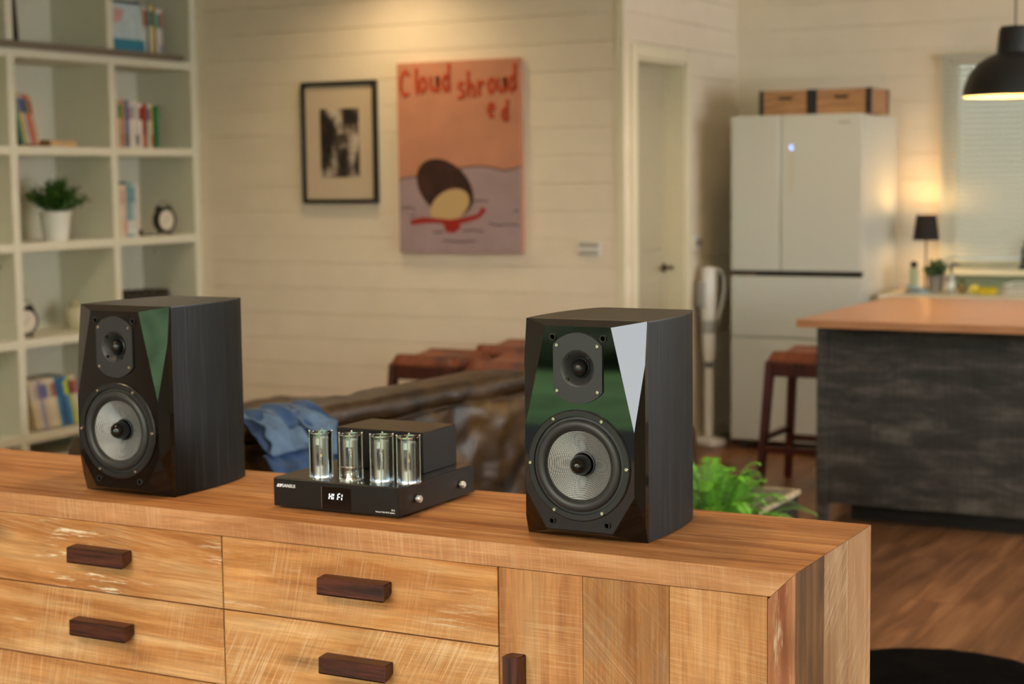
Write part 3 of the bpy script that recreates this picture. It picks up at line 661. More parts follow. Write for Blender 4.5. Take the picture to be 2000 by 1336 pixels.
def seg_char(x, segs, s=.0062):
    b = B(); z = .028; w_ = s; h_ = s*1.05; th = .0011; sh = .16
    L = {'a': ((0, 2), (1, 2)), 'g': ((0, 1), (1, 1)), 'd': ((0, 0), (1, 0)), 'f': ((0, 1), (0, 2)), 'e': ((0, 0), (0, 1)), 'b': ((1, 1), (1, 2)), 'c': ((1, 0), (1, 1)), 'i': ((0, 0), (0, 1)), 'j': ((0, 1), (0, 2))}
    for q in segs:
        (ax, az), (bx, bz) = L[q]
        p0 = Vector((x+ax*w_+az*h_*sh, 0, z+az*h_)); p1 = Vector((x+bx*w_+bz*h_*sh, 0, z+bz*h_)); dd = (p1-p0).normalized(); p0 += dd*.0012; p1 -= dd*.0012; nn = Vector((-dd.z, 0, dd.x))*th*.6
        b.prism([((p0+nn).x, (p0+nn).z), ((p1+nn).x, (p1+nn).z), ((p1-nn).x, (p1-nn).z), ((p0-nn).x, (p0-nn).z)], -.0014, -.0008)
    return b.build('display_digit', LED, dp)
seg_char(-.0135, 'febcg'); seg_char(-.0035, 'ij'); seg_char(.0065, 'aefg'); seg_char(.0165, 'ij')
XR_ = (R(90), 0, 0)
B().prism([(-.141, .0445), (-.1375, .0505), (-.1335, .0505), (-.137, .0445)], -.0006, .0006).prism([(-.1345, .0445), (-.131, .0505), (-.127, .0505), (-.1305, .0445)], -.0006, .0006).prism([(-.137, .0445), (-.1305, .0445), (-.131, .0457), (-.1375, .0457)], -.0006, .0005).prism([(-.1375, .0505), (-.131, .0505), (-.1315, .0493), (-.138, .0493)], -.0006, .0005).build('emblem', WHITEP, am)
text('brand_lettering', 'SANSUI', .0094, WHITEP, am, (-.1275, -.0005, .0445), XR_, offset=.00003, spacing=1.05)
text('model_lettering', 'D-5', .0048, WHITEP, am, (.1405, -.0005, .0165), XR_, 'RIGHT', offset=0)
text('model_lettering', 'Vacuum Tube Hi-Fi. System', .0040, WHITEP, am, (.1405, -.0005, .0115), XR_, 'RIGHT', offset=0)
for y in (.066, .238):
    B().lathe([(0, .0125), (.0045, .0125), (.0052, .0118), (.0052, .0105), (.0068, .0105), (.0072, .0095), (.0072, .003), (.0035, .002), (.0035, -.001)], (hw, y, .031), 'X', 28).build('side_knob', BRUSH, am, 40)
def tube(i, x, y):
    p = B().lathe([(.023, .0634), (.023, .0655), (.018, .066)], (x, y, 0), 'Z', 36).build('valve_housing', BRUSH, am, 30)
    # sleeve with a window opening facing front-left
    a0, a1 = R(275), R(275+300)
    zs = .0655
    if i == 1:
        B().lathe([(.0225, zs), (.0225, .068), (.018, .073), (.0172, .082), (.0185, .088), (.0218, .0905), (.0218, .093), (.0, .0932)], (x, y, 0), 'Z', 40).build('flared_base', CHROME, p, 50)
        z_lo = .0935
    else:
        B().lathe([(.0168, zs), (.0168, .088), (.0162, .0885)], (x, y, 0), 'Z', 40).build('sleeve_base', BRUSH, p, 40); z_lo = .0885
    B().lathe([(.0168, .1315), (.0168, .1445), (.0158, .1445), (.0158, .1315)], (x, y, 0), 'Z', 40).build('sleeve_top', BRUSH, p, 40)
    B().lathe([(.0168, z_lo), (.0168, .1315)], (x, y, 0), 'Z', 30, R(318), R(625)).build('sleeve', BRUSH, p, 40)
    if i in (0, 3):   # small round-topped valve
        B().lathe([(.0085, z_lo), (.0088, z_lo+.018), (.0075, z_lo+.025), (.003, z_lo+.029), (.001, z_lo+.033), (0, z_lo+.034)], (x, y, 0), 'Z', 24).build('valve', BULB, p, 60)
        B().cyl((x, y, z_lo+.003), .0055, .013, 'Z', 16).box(x-.007, x+.007, y-.001, y+.001, z_lo+.002, z_lo+.003).build('valve_core', VALVE, p, 40)
        B().sphere((x, y, z_lo+.0195), .003).build('filament', AMBER, p, 60)
    else:             # tall valve with a mesh anode
        B().lathe([(.0098, z_lo), (.0098, z_lo+.033), (.008, z_lo+.0375), (0, z_lo+.0385)], (x, y, 0), 'Z', 24).build('valve', BULB, p, 60)
        B().box(x-.0062, x+.0062, y-.004, y+.004, z_lo+.001, z_lo+.021, .001).build('valve_core', P('anode_grey', '8a8c88', .4, .7, bump=.0004, bscale=1800), p)
        B().cyl((x, y, z_lo+.024), .0055, .008, 'Z', 16).build('getter_cap', BRUSH, p, 40)
    B().lathe([(.0215, .0655), (.0215, .155), (.0202, .155), (.0202, .0655)], (x, y, 0), 'Z', 40).build('glass_tube', GLASS, p, 40)
    B().lathe([(.0205, .1465), (.0228, .1465), (.0228, .154), (.0205, .154)], (x, y, 0), 'Z', 40).build('glass_collar', GLASS, p, 40)
    B().lathe([(.0212, .1545), (.0226, .1545), (.0226, .1562), (.0212, .1562), (.0212, .1545)], (x, y, 0), 'Z', 40).build('cage_ring', CHROME, p, 40)
    B().lathe([(.0172, .0642), (.0200, .0642), (.0200, .0668), (.0172, .0668)], (x, y, 0), 'Z', 32).build('light_ring', COOL, p, 40)
    for k in range(4):
        a = R(-62+90*k); px, py = x+.0228*math.cos(a), y+.0228*math.sin(a)
        B().cyl((px, py, .0634), .0011, .094, 'Z', 8).sphere((px, py, .158), .0021, seg=10).sphere((px, py, .0655), .0022, seg=10).build('cage_rod', CHROME, p, 50)
for i, (x, y) in enumerate(((-1.938, 2.782), (-1.866, 2.782), (-1.800, 2.793), (-1.742, 2.800))):
    tube(i, x+1.881, y-2.744)
for (x, y) in ((-.058, .012), (-.045, .010), (.005, .016), (.048, .012), (.055, .014)):
    B().lathe([(0, .0656), (.0016, .0656), (.0018, .0634)], (x, y, 0), 'Z', 10).build('plate_screw', SCREW, am, 40)
text('plate_lettering', 'BASS', .0055, WHITEP, am, (.006, .030, .0636), (0, 0, 0)); text('plate_lettering', 'TREBLE', .0055, WHITEP, am, (.002, .046, .0636), (0, 0, 0))

# ------------------------------------------------------------ bookcase on the left wall
BX, BD = -6.236, .40
bc = thing('bookcase', 'tall white built-in bookcase with open square cells against the left wall', 'bookcase', (0, 0, 0))
ups = [(4.83, 4.88), (5.57, 5.62), (6.31, 6.36), (7.052, 7.102), (7.742, 7.800)]
B().box(BX-BD-.012, BX-BD, 4.83, 7.80, .0, 2.78).build('back_panel', SHELFW, bc)
for a, b in ups: B().box(BX-BD, BX, a, b, 0, 2.78, .001).build('upright', SHELFW, bc)
LV = [.22, .71, 1.20, 1.69, 2.18, 2.67]
for i in range(4):
    for z in LV: B().box(BX-BD, BX-.001, ups[i][1], ups[i+1][0], z-.045, z, .001).build('shelf', SHELFW, bc)
    B().box(BX-BD, BX-.03, ups[i][1], ups[i+1][0], .0, .08).build('plinth', SHELFW, bc)
B().box(BX+.001, BX+.034, 4.83, 7.655, 2.178, 2.214, .003).build('ladder_rail', RAIL, bc)
for y in (6.335, 7.12, 7.60): B().cyl((BX-.0, y, 2.196), .006, .006, 'X', 10).build('rail_bolt', BLACKM, bc)
for (y, z) in ((7.735, 1.105), (7.735, 1.11)): pass
for y, z in ((6.215, 1.09), (7.40, 1.115)):
    B().cyl((BX-.02, y, z), .008, .018, 'X', 10).build('shelf_pin', SEAM, bc)

BC = {}
def bookmat(c):
    if c not in BC: BC[c] = P('book_'+c, c, .5, noise_amt=.12, nscale=25)
    return BC[c]
PAGES = P('book_pages', 'cfc5ae', .8)
def book(y, z, th, h, dpt, col, label, group, tilt=0., band=None, x=BX-.05, band2=None, name='book'):
    """standing book, spine to +X, thickness along Y; tilt leans the top towards -Y"""
    o = thing(name, label, 'book', (x, y, z), 0, group); o.rotation_euler = (tilt, 0, 0)
    c = .0022
    B().box(-.003, 0, 0, th, 0, h, .0006).box(-dpt, -.003, 0, c, 0, h).box(-dpt, -.003, th-c, th, 0, h).build('cover', bookmat(col), o)
    B().box(-dpt+.004, -.004, c, th-c, .003, h-.003).build('pages', PAGES, o)
    if band: B().box(0, .0004, .0005, th-.0005, h*.62, h*.9).build('spine_band', bookmat(band), o)
    if band2: B().box(0, .0004, .0005, th-.0005, h*.06, h*.3).build('spine_label', bookmat(band2), o)
    return o
ORD = ['first', 'second', 'third', 'fourth', 'fifth', 'sixth', 'seventh', 'eighth', 'ninth', 'tenth', 'eleventh', 'twelfth', 'thirteenth']
def cn(c): return c
def row(specs, y, z, where, group, x=BX-.05):
    """specs: (colour hex, colour word, thickness, height, depth, tilt, band, band2)"""
    n = len(specs)
    for i, s in enumerate(specs):
        col, word, th, h, dp, tilt, b1, b2 = s
        lab = f'{word} book, {ORD[i]} from the left {where}'
        book(y, z, th, h, dp, col, lab, group, tilt, b1, x, b2)
        y += th/math.cos(tilt)+.0015
    return y
# right cell, 1.69 shelf
row([('5a1f12', 'dark red', .022, .262, .17, 0, '1f5a4a', '2a100c'), ('d07a45', 'orange', .02, .255, .17, 0, 'c2a888', None), ('c9d4b4', 'pale green', .018, .262, .17, 0, '3c8a72', None),
     ('b8604a', 'rust', .022, .262, .17, 0, '6a8a3a', 'a03a28'), ('c8b090', 'beige', .016, .26, .17, 0, 'c07a3a', None), ('3a5a9a', 'blue', .026, .262, .17, 0, '2a6ab0', '222a4a'),
     ('c9bdb0', 'cream', .02, .25, .17, 0, 'b05a5a', None), ('d8cfc6', 'off-white', .034, .258, .17, 0, '9aa8a0', None), ('cfc6bc', 'grey-white', .026, .252, .17, 0, None, '5a5248'),
     ('d8d0c8', 'white', .03, .25, .17, 0, '8a2a1a', None), ('8e1a14', 'crimson', .036, .25, .17, 0, None, 'b05a2a'), ('aebfae', 'sage', .03, .245, .17, 0, '4a6a8a', None),
     ('d8c080', 'yellow-cream', .016, .245, .17, 0, 'cfa83a', 'c03a20'), ][:13], 7.125, 1.69, 'in the packed row of the second right-hand cell', 'books in the packed row below the taupe rail')
book(7.485, 1.69, .03, .238, .17, '2f7a4a', 'green book standing at the right end of the packed row', 'books in the packed row below the taupe rail', 0, '3a8a55')
# top right cell, 2.18 shelf: face-out picture book and row
book(7.13, 2.18, .03, .33, .24, '2a7a9a', 'large blue and white picture book leaning at the left of the top row', 'books above the taupe rail', 0, None, BX-.005)
o = bpy.data.objects[[q.name for q in bpy.data.objects if q.get('label', '').startswith('large blue and white')][0]]
o.location = (-6.27, 7.125, 2.215); o.rotation_euler = (0, 0, 0)
for ch in list(o.children): bpy.data.objects.remove(ch)
PB1, PB2, PB3 = bookmat('b9c9cc'), bookmat('2a7a94'), bookmat('8fb4be')
B().box(-.006, 0, 0, .27, 0, .315, .001).build('cover', PB1, o); B().box(0, .0006, .002, .268, .002, .10).build('cover_picture', PB2, o)
B().box(0, .0007, .004, .266, .295, .313).build('cover_title', bookmat('2c3a40'), o); B().box(-.028, -.006, .004, .266, .003, .312).build('pages', PAGES, o); B().box(-.033, -.028, 0, .27, 0, .315, .001).build('back_cover', PB2, o)
B().prism([(.03, .18), (.10, .2), (.13, .26), (.05, .27)], 0, .0008, 'X').build('cover_drawing', bookmat('c79a94'), o)
o.rotation_euler = (0, R(-6), 0); o.location.z = 2.182; o.location.x = -6.262
row([('d4ccc4', 'white', .022, .30, .2, 0, 'b04a3a', None), ('2f5a4c', 'dark green', .02, .305, .2, 0, None, '1a2a3a'), ('d0cdc0', 'pale grey', .02, .30, .2, 0, '5a8a8a', None),
     ('d8b83a', 'yellow', .02, .305, .2, 0, '3a3a2a', None), ('4a4a3a', 'olive', .016, .30, .2, 0, '8aa88a', None), ('d8d0ca', 'cream', .03, .29, .2, 0, '4a8a7a', None), ('c9c2be', 'pinkish white', .02, .29, .2, 0, 'a8403a', '5a6a9a')],
    7.41, 2.18, 'beside the picture book above the rail', 'books above the taupe rail')
# left cell, 1.69: leaning books and a flat one
row([('c4b8ac', 'white', .012, .265, .17, .0, 'a84a3a', None), ('3f6a4a', 'dark green', .014, .26, .17, 0, None, '5a8a6a')], 6.362, 1.69, 'in the leaning stack of the second cell', 'leaning books in the second cell')
for i, (y, c, wd_, b1) in enumerate(((6.438, '5a8a78', 'grey-green', None), (6.462, 'c8b04a', 'mustard', '5a6a9a'), (6.486, 'b0a8b8', 'lilac-grey', '2a3a7a'), (6.512, 'c8683a', 'orange', '4a7a5a'), (6.540, 'c8a088', 'pinkish', 'b04a30'))):
    book(y, 1.70, .02, .27-.004*i, .17, c, f'{wd_} book leaning left, {ORD[i]} of the five slanted ones in the second cell', 'leaning books in the second cell', R(14), b1, BX-.04)
fb = thing('book', 'tan book lying flat on the shelf beside the leaning books', 'book', (BX-.06, 6.66, 1.69))
B().box(-.16, 0, 0, .20, 0, .003, .001).box(-.16, 0, 0, .20, .033, .036, .001).box(-.16, 0, .0, .003, .003, .033).build('cover', bookmat('b08a5c'), fb); B().box(-.155, -.003, .003, .196, .003, .033).build('pages', bookmat('c8a478'), fb)
# upper left: thin black book
book(6.415, 2.18, .03, .36, .22, '171310', 'tall black book leaning above the rail in the left cell', None, R(4), None, BX-.04)
# cell 1.20 right: books + clock
row([('7a8a8a', 'grey-blue', .020, .30, .2, 0, '4a6a68', None), ('b8a820', 'olive yellow', .03, .29, .2, 0, 'c8c0b0', None), ('d4ccc0', 'cream', .026, .29, .2, 0, 'b89a8a', None), ('cfa88c', 'peach', .022, .29, .2, 0, None, 'c88a5a'),
     ('6a9aa4', 'turquoise', .04, .305, .2, 0, '5a8a94', 'c8d0cc'), ('a8b8b4', 'pale aqua', .03, .305, .2, 0, '5f8e96', 'd0d0c8'), ('d0c6c2', 'pale pink', .022, .30, .2, 0, None, None)], 7.115, 1.20, 'beside the alarm clock in the third right-hand cell', 'books beside the alarm clock')
# cell .22 left: slanted books
specs = [('c8b48a', 'straw yellow', 'c0b8a8'), ('c4b8ae', 'beige', 'a89a90'), ('9a90a0', 'mauve', '6a6090'), ('c8b49a', 'sand', '4a5a8a'), ('d4c8ae', 'ivory', 'b0a88a'), ('d0c0a0', 'cream', '9a5a4a'), ('2a7aa8', 'bright blue', '1a5a88'), ('3a4a7a', 'navy', '2a6a98'), ('2a86b4', 'sky blue', 'c0c83a'), ('b8b84a', 'lime', '4a2a3a'), ('c8c4c0', 'pale grey', 'a83a4a')]
y = 6.458
for i, (c, wd_, b1) in enumerate(specs):
    book(y, .226, .029, .265, .17, c, f'{wd_} book, {ORD[i]} from the left in the slanted bottom row', 'slanted books in the bottom cell', R(12), b1, BX-.04)
    y += .0312
# purple book in the 1.20 left cell and extras
book(6.385, 1.20, .02, .20, .17, '6a3a7a', 'small purple book leaning on the upright left of the potted plant', None, R(7), None, BX-.04)

def clock(loc, rz, label, group='black alarm clocks'):
    t = thing('alarm_clock', label, 'clock', loc, rz, group)
    r = .072; c = (0, 0, .085)
    B().lathe([(0, -.0275), (.055, -.026), (r-.004, -.018), (r, 0), (r, .022), (r-.003, .027), (r-.014, .026)], c, 'Y', 40).build('case', SATIN, t, 40)
    f = B().lathe([(0, .0215), (r-.0138, .0215), (r-.0138, .0225), (0, .0225)], c, 'Y', 40).build('dial', P('dial_cream', 'd2c8b6', .5), t)
    b = B()
    for k in range(12):
        a = R(30*k); b.box(-.001, .001, .0225, .0232, r-.02, r-.014, rot=Matrix.Translation(c) @ Matrix.Rotation(a, 4, 'Y'))
    b.build('hour_mark', BLACKM, f)
    b = B().box(-.0012, .0012, .0232, .0238, -.004, .036, rot=Matrix.Translation(c) @ Matrix.Rotation(R(-30), 4, 'Y')); b.build('clock_hand', BLACKM, f)
    b = B().box(-.0016, .0016, .0238, .0244, -.004, .025, rot=Matrix.Translation(c) @ Matrix.Rotation(R(130), 4, 'Y')); b.build('clock_hand', BLACKM, f)
    for sx in (-1, 1):
        B().lathe([(0, .0), (.025, .001), (.022, .010), (.012, .017), (0, .019)], (0, 0, 0), 'Z', 20).build('bell', SATIN, t, 50, (sx*.036, 0, .148)).rotation_euler = (0, R(sx*26), 0)
        B().tube([(sx*.03, 0, .03), (sx*.05, 0, 0.003)], .006, 8).build('leg', SATIN, t, 40)
    B().tube([(.05*math.cos(R(a)), 0, .155+.038*math.sin(R(a))) for a in range(0, 181, 15)], .0022, 6).build('handle', BLACKM, t, 40)
    return t
# dial faces +X (towards the room) and a little to the camera
clock((BX-.09, 7.575, 1.20), R(-97), 'black twin bell alarm clock beside the books in the third right-hand cell')
clock((BX-.09, 6.45, .71), R(-100), 'black twin bell alarm clock half hidden behind the upright in the lower left cell')
tr_ = thing('desk_tray', 'small black tray behind the alarm clock by the books', 'tray', (BX-.16, 7.41, 1.20))
B().box(-.05, .05, 0, .10, 0, .006, .001).build('tray_base', BLACKM, tr_); B().box(-.05, .05, 0, .004, .006, .035).box(-.05, -.046, .004, .10, .006, .035).build('tray_rim', BLACKM, tr_)

def leafy(parent, name, mat, c, n, spread, h, leaf=(.02, .008), seed=1, up=.6):
    rn = random.Random(seed); b = B()
    for i in range(n):
        a = rn.random()*2*math.pi; q = rn.random()**.6
        base = Vector((c[0]+spread*.25*q*math.cos(a), c[1]+spread*.25*q*math.sin(a), c[2]))
        tip = Vector((c[0]+spread*q*math.cos(a), c[1]+spread*q*math.sin(a), c[2]+h*(up+(1-up)*rn.random())*(1-.45*q*q)))
        mid = (base+tip)/2+Vector((0, 0, h*.12)); b.tube([base, mid, tip], .0012, 4)
        for k in range(9):
            t = .3+.7*k/8; p = base.lerp(tip, t)+Vector((0, 0, h*.2*t*(1-t)))
            for sgn in (-1, 1):
                d = Vector((rn.gauss(0, 1), rn.gauss(0, 1), rn.gauss(.5, .6))).normalized(); s_ = d.cross(Vector((rn.random(), rn.random(), rn.random()))).normalized()
                L, w_ = leaf[0]*(.7+.6*rn.random()), leaf[1]
                v = [b.bm.verts.new(p), b.bm.verts.new(p+d*L*.5+s_*w_), b.bm.verts.new(p+d*L), b.bm.verts.new(p+d*L*.5-s_*w_)]
                b.bm.faces.new(v)
    return tag(b.build(name, mat, parent), kind='stuff')
pp = thing('potted_plant', 'bushy green plant in a tapered white pot on the bookcase', 'plant', (BX-.13, 6.745, 1.20))
B().lathe([(0, 0), (.064, 0), (.082, .135), (.088, .137), (.088, .152), (.081, .152), (.078, .13), (0, .13)], seg=40).build('pot', POT, pp, 40)
B().cyl((0, 0, .128), .078, .006).build('soil', SOIL, pp)
leafy(pp, 'foliage', LEAF, (0, 0, .134), 90, .17, .19, (.028, .008), 4)
wk_ = thing('wicker_basket', 'dark woven wicker basket in the lower right cell above the left speaker', 'basket', (BX-.18, 7.42, .71))
b = B()
for k in range(12):
    z = .008+k*.0145
    pts = [(.125*math.cos(a)*(1+.0*k), .235*math.sin(a), z+.004*math.sin(a*24+k*3.14)) for a in [2*math.pi*j/72 for j in range(73)]]
    b.tube(pts, .0085, 6)
b.lathe([(0, 0), (.12, 0)], seg=24); b.build('weave', P('dark_wicker', '2a251e', .7), wk_, 50)
jr = thing('ceramic_jar', 'faint cream ceramic jar with a pointed lid beside the lower clock', 'jar', (BX-.22, 6.965, .71))
B().lathe([(0, 0), (.045, 0), (.06, .03), (.06, .09), (.04, .12), (.03, .125), (0, .125)], seg=28).build('jar_body', P('jar_cream', 'b8ae90', .5), jr, 50)
B().lathe([(.036, .125), (.036, .132), (.01, .16), (.006, .175), (0, .178)], seg=24).build('lid', P('jar_lid', 'a89e80', .5), jr, 50)

# ------------------------------------------------------------ pictures on the panelled wall
pf = thing('framed_print', 'narrow black frame with a cream mount round a monochrome print', 'picture', (-5.252, YP-.002, 1.705))
fw_, fh_ = .245, .332
for a in ((-fw_, fw_, fh_-.022, fh_), (-fw_, fw_, -fh_, -fh_+.022), (-fw_, -fw_+.022, -fh_+.022, fh_-.022), (fw_-.022, fw_, -fh_+.022, fh_-.022)):
    B().box(a[0], a[1], -.030, 0, a[2], a[3], .001).build('frame_rail', P('frame_black', '0f0e0c', .35), pf)
B().box(-fw_+.022, fw_-.022, -.016, -.004, -fh_+.022, fh_-.022).build('mount', P('mount_cream', 'cdb9a0', .7), pf)
B().box(-.125, .130, -.018, -.016, -.19, .185).build('print', bwprint(), pf)
pc = thing('canvas_picture', 'large salmon and lilac canvas with orange hand lettering on the panelled wall', 'picture', (-4.492, YP-.002, 1.612))
cw, ch_ = .374, .505
CAN = P('canvas_salmon', 'c4866a', .8, noise_amt=.09, nscale=7); LIL = P('canvas_lilac', 'a68e92', .8, noise_amt=.08, nscale=8); INK = P('canvas_ink', '3c2426', .8); RED = P('canvas_red', '9e1c12', .7); ORG = P('canvas_orange', 'c4451c', .7)
BRN = P('canvas_brown', '3a1c14', .8, noise_amt=.5, nscale=9); CRM = P('canvas_cream', 'c8a878', .8)
B().box(-cw, cw, -.030, 0, -ch_, ch_, .002).build('canvas', CAN, pc)
def wav(x): return -.105+.026*abs(math.sin(x*9+.6))+(.03 if x > -.02 else -.02)
xs = [-cw+.002+i*(2*cw-.004)/60 for i in range(61)]
B().prism([(x, wav(x)) for x in xs]+[(cw-.002, -ch_+.002), (-cw+.002, -ch_+.002)], -.0308, -.030).build('painted_cloud', LIL, pc)
def stroke(pts, w_, y0, name, mat, parent=pc):
    """flat brush stroke following pts in the picture plane"""
    L, Rr = [], []
    for i, p in enumerate(pts):
        a = Vector(pts[max(i-1, 0)]); c = Vector(pts[min(i+1, len(pts)-1)]); d = (c-a).normalized(); nn = Vector((-d.y, d.x))*w_*(1+.18*math.sin(i*2.3))
        L.append((p[0]+nn.x, p[1]+nn.y)); Rr.append((p[0]-nn.x, p[1]-nn.y))
    b = B()
    for i in range(len(pts)-1): b.prism([L[i], L[i+1], Rr[i+1], Rr[i]], y0-.0005, y0)
    return b.build(name, mat, parent)
stroke([(x, wav(x)) for x in xs], .0035, -.0308, 'painted_outline', INK)
for pts in ([(.05, -.235), (.12, -.228), (.18, -.232)], [(-.36, -.27), (-.31, -.262), (-.27, -.275)], [(.18, -.345), (.24, -.36), (.30, -.352), (.36, -.358)], [(.02, -.39), (.08, -.383), (.15, -.39)], [(-.16, -.40), (-.10, -.392)], [(-.3, -.31), (-.27, -.305)], [(.33, -.285), (.36, -.282)], [(-.10, -.44), (.0, -.446), (.10, -.44)]):
    stroke(pts, .0032, -.0308, 'painted_ripple', INK)
# plain abstract shapes where the painting has its subject
egg = [(-.085+.165*math.cos(a)+.055*(-math.sin(a)), -.16+.155*math.sin(a)) for a in [2*math.pi*i/40 for i in range(40)]]
B().prism(egg, -.0314, -.0308).build('painted_brown_shape', BRN, pc)
disc = [(-.055+.12*math.cos(a), -.255+.085*math.sin(a)+.25*.115*math.cos(a)) for a in [2*math.pi*i/36 for i in range(36)]]
B().prism(disc, -.0319, -.0314).build('painted_cream_shape', CRM, pc)
stroke([(-.30, -.345), (-.22, -.332), (-.12, -.335), (-.05, -.345), (.04, -.33), (.12, -.31), (.155, -.27)], .014, -.0319, 'painted_red_band', RED)
B().prism([(-.10, -.345), (.0, -.34), (.01, -.37), (-.03, -.40), (-.08, -.395)], -.0326, -.032).build('painted_red_shape', RED, pc)
# hand lettering as brush strokes
G = {'C': [[(1., 1.0), (.5, 1.3), (.05, .9), (.0, .35), (.4, 0), (.95, .15)]], 'l': [[(.5, 1.35), (.45, .6), (.55, 0)]], 'o': [[(.5, .85), (.1, .5), (.35, .05), (.8, .25), (.8, .65), (.5, .85)]],
     'u': [[(.1, .8), (.15, .2), (.5, .05), (.8, .3), (.85, .85)], [(.85, .8), (.9, 0)]], 'd': [[(.8, .6), (.4, .8), (.1, .35), (.45, .0), (.8, .3)], [(.85, 1.45), (.8, .7), (.85, 0)]],
     's': [[(.85, .75), (.4, .85), (.15, .62), (.75, .38), (.7, .08), (.1, .05)]], 'h': [[(.15, 1.4), (.15, .7), (.15, 0)], [(.15, .5), (.5, .75), (.8, .5), (.8, 0)]],
     'r': [[(.2, .85), (.25, 0)], [(.25, .5), (.55, .8), (.85, .7)]], 'e': [[(.1, .45), (.85, .5), (.7, .85), (.3, .85), (.1, .4), (.4, 0), (.85, .12)]]}
def word(w_, x, z, sz, dx, dz=0, shade=True):
    rn = random.Random(len(w_))
    for k, ch in enumerate(w_):
        for st_ in G[ch]:
            j = rn.uniform(-.004, .004)
            raw = [(x+p[0]*sz*.55, z+j+p[1]*sz) for p in st_]; pts = []
            for a, b_ in zip(raw, raw[1:]):
                for q in range(4): t_ = q/4; pts.append((a[0]*(1-t_)+b_[0]*t_, a[1]*(1-t_)+b_[1]*t_))
            pts.append(raw[-1])
            stroke([(a+.003, b_-.003) for a, b_ in pts], .0108, -.030, 'lettering_outline', INK); stroke(pts, .0080, -.0306, 'lettering', ORG)  # dark painted outline behind each orange letter
        x += dx*(.55 if ch == 'l' else 1); z += dz
word('Cloud', -.352, .330, .105, .071, .004); word('shroud', -.004, .305, .098, .0605, .006); word('ed', .180, .205, .078, .080, -.020)

def plate(name, label, loc, rot, w_, h_, two):
    t = thing(name, label, 'switch', loc, rot)
    B().box(-w_/2, w_/2, -.009, 0, -h_/2, h_/2, .002, 2).build('face_plate', WHITEPL, t)
    if two: B().box(-w_/2+.008, w_/2-.008, -.0115, -.009, .008, h_/2-.008, .001).build('rocker', P('rocker_grey', 'b0a89c', .4), t); B().box(-w_/2+.008, w_/2-.008, -.0115, -.009, -h_/2+.008, -.012, .001).build('rocker', P('rocker_grey', 'b0a89c', .4), t)
    else: B().cyl((.008, -.02, -.0), .022, .012, 'Y', 20).build('dial_knob', P('knob_grey', '8a8478', .4), t, 40); B().box(-.03, -.018, -.012, -.009, -.02, .02).build('rocker', GREYPL, t)
    return t
plate('light_switch', 'double white light switch plate on the panelled wall right of the canvas', (-3.743, YP-.001, 1.135), 0, .125, .078, True)
plate('thermostat', 'small white thermostat with a round knob beside the door', (XD+.0015, 8.76, 1.13), R(90), .085, .085, False)

# ------------------------------------------------------------ fridge, crates, vacuum
fx0, fx1, fy0, fy1, fz = -3.306, -2.578, 8.666, 9.34, 1.815
fr = thing('fridge', 'tall white four door fridge with a black handle recess across the middle', 'fridge', (fx0, fy0, 0))
Wd, Dp = fx1-fx0, fy1-fy0
B().box(0, Wd, .045, Dp, .05, fz-.004, .006, 2).build('cabinet', FRIDGES, fr)
dz = [(.058, .605), (.625, .955), (.985, fz)]
B().box(.001, .278, 0, .043, .985, fz, .004, 2).build('door', FRIDGE, fr)
dd = B().box(.286, Wd-.001, 0, .043, .985, fz, .004, 2).build('door', FRIDGE, fr)
B().box(.001, Wd-.001, 0, .043, .627, .955, .004, 2).build('drawer', FRIDGE, fr); B().box(.001, Wd-.001, 0, .043, .058, .618, .004, 2).build('drawer', FRIDGE, fr)
B().box(.279, .285, .008, .044, .985, fz).build('door_seam', SEAM, fr)
B().box(.004, Wd-.004, .012, .044, .957, .983).build('handle_recess', DARK, fr)
B().box(.004, .14, .006, .012, .959, .968).build('handle_trim', P('brass_trim', '8a7a5a', .3, .8), fr)
B().box(.004, Wd-.004, .014, .044, .618, .627).build('drawer_seam', SEAM, fr)
B().box(.325, .36, -.0006, 0, 1.40, 1.66).build('control_strip', P('strip_grey', 'c4c1b6', .2), dd)
B().box(.332, .352, -.0012, -.0006, 1.63, 1.655, .002).build('display', P('blue_display', 'a8c4ff', .4, emit='8ab0ff', estr=1.0), dd)
B().box(.60, .665, -.0006, 0, 1.765, 1.775).build('badge', P('badge_grey', '9a978c', .4), dd)
for x in (.05, Wd-.05):
    for y in (.08, Dp-.08): B().cyl((x, y, 0), .02, .05, 'Z', 12).build('foot', BLACKM, fr)
def crate(x0, x1, label):
    t = thing('wooden_crate', label, 'crate', (x0, 8.72, fz), 0, 'wooden crates on the fridge'); L = x1-x0; h = .131; D = .34
    B().box(.004, L-.004, .0, .012, 0, h, .001).build('front_panel', CRATE, t); B().box(.004, L-.004, D-.012, D, 0, h, .001).build('back_panel', CRATE, t)
    B().box(0.0, .012, .012, D-.012, 0, h, .001).build('side_panel', CRATE, t); B().box(L-.012, L, .012, D-.012, 0, h, .001).build('side_panel', CRATE, t); B().box(.012, L-.012, .012, D-.012, h-.012, h).build('lid', CRATE, t); B().box(.012, L-.012, .012, D-.012, 0.001, .01).build('base', CRATE, t)
    for xa, xb in ((-.001, .024), (L-.026, L+.001)): B().box(xa, xb, -.003, .03, 0.0005, h+.002, .001).build('corner_strip', BLACKM, t)
    B().box(L-.004, L+.0015, D-.03, D+.002, .0005, h+.001).build('corner_strip', BLACKM, t)
    B().prism([(L/2-.045, .098), (L/2+.045, .098), (L/2+.03, .082), (L/2-.03, .082)], -.0035, -.0002).build('hand_slot_shade', DARK, t)  # dark block on the front panel stands in for the shaded hand hole
crate(-3.163, -2.872, 'pale wooden crate with black corner strips, left one on the fridge'); crate(-2.866, -2.552, 'pale wooden crate with black corner strips, right one on the fridge')
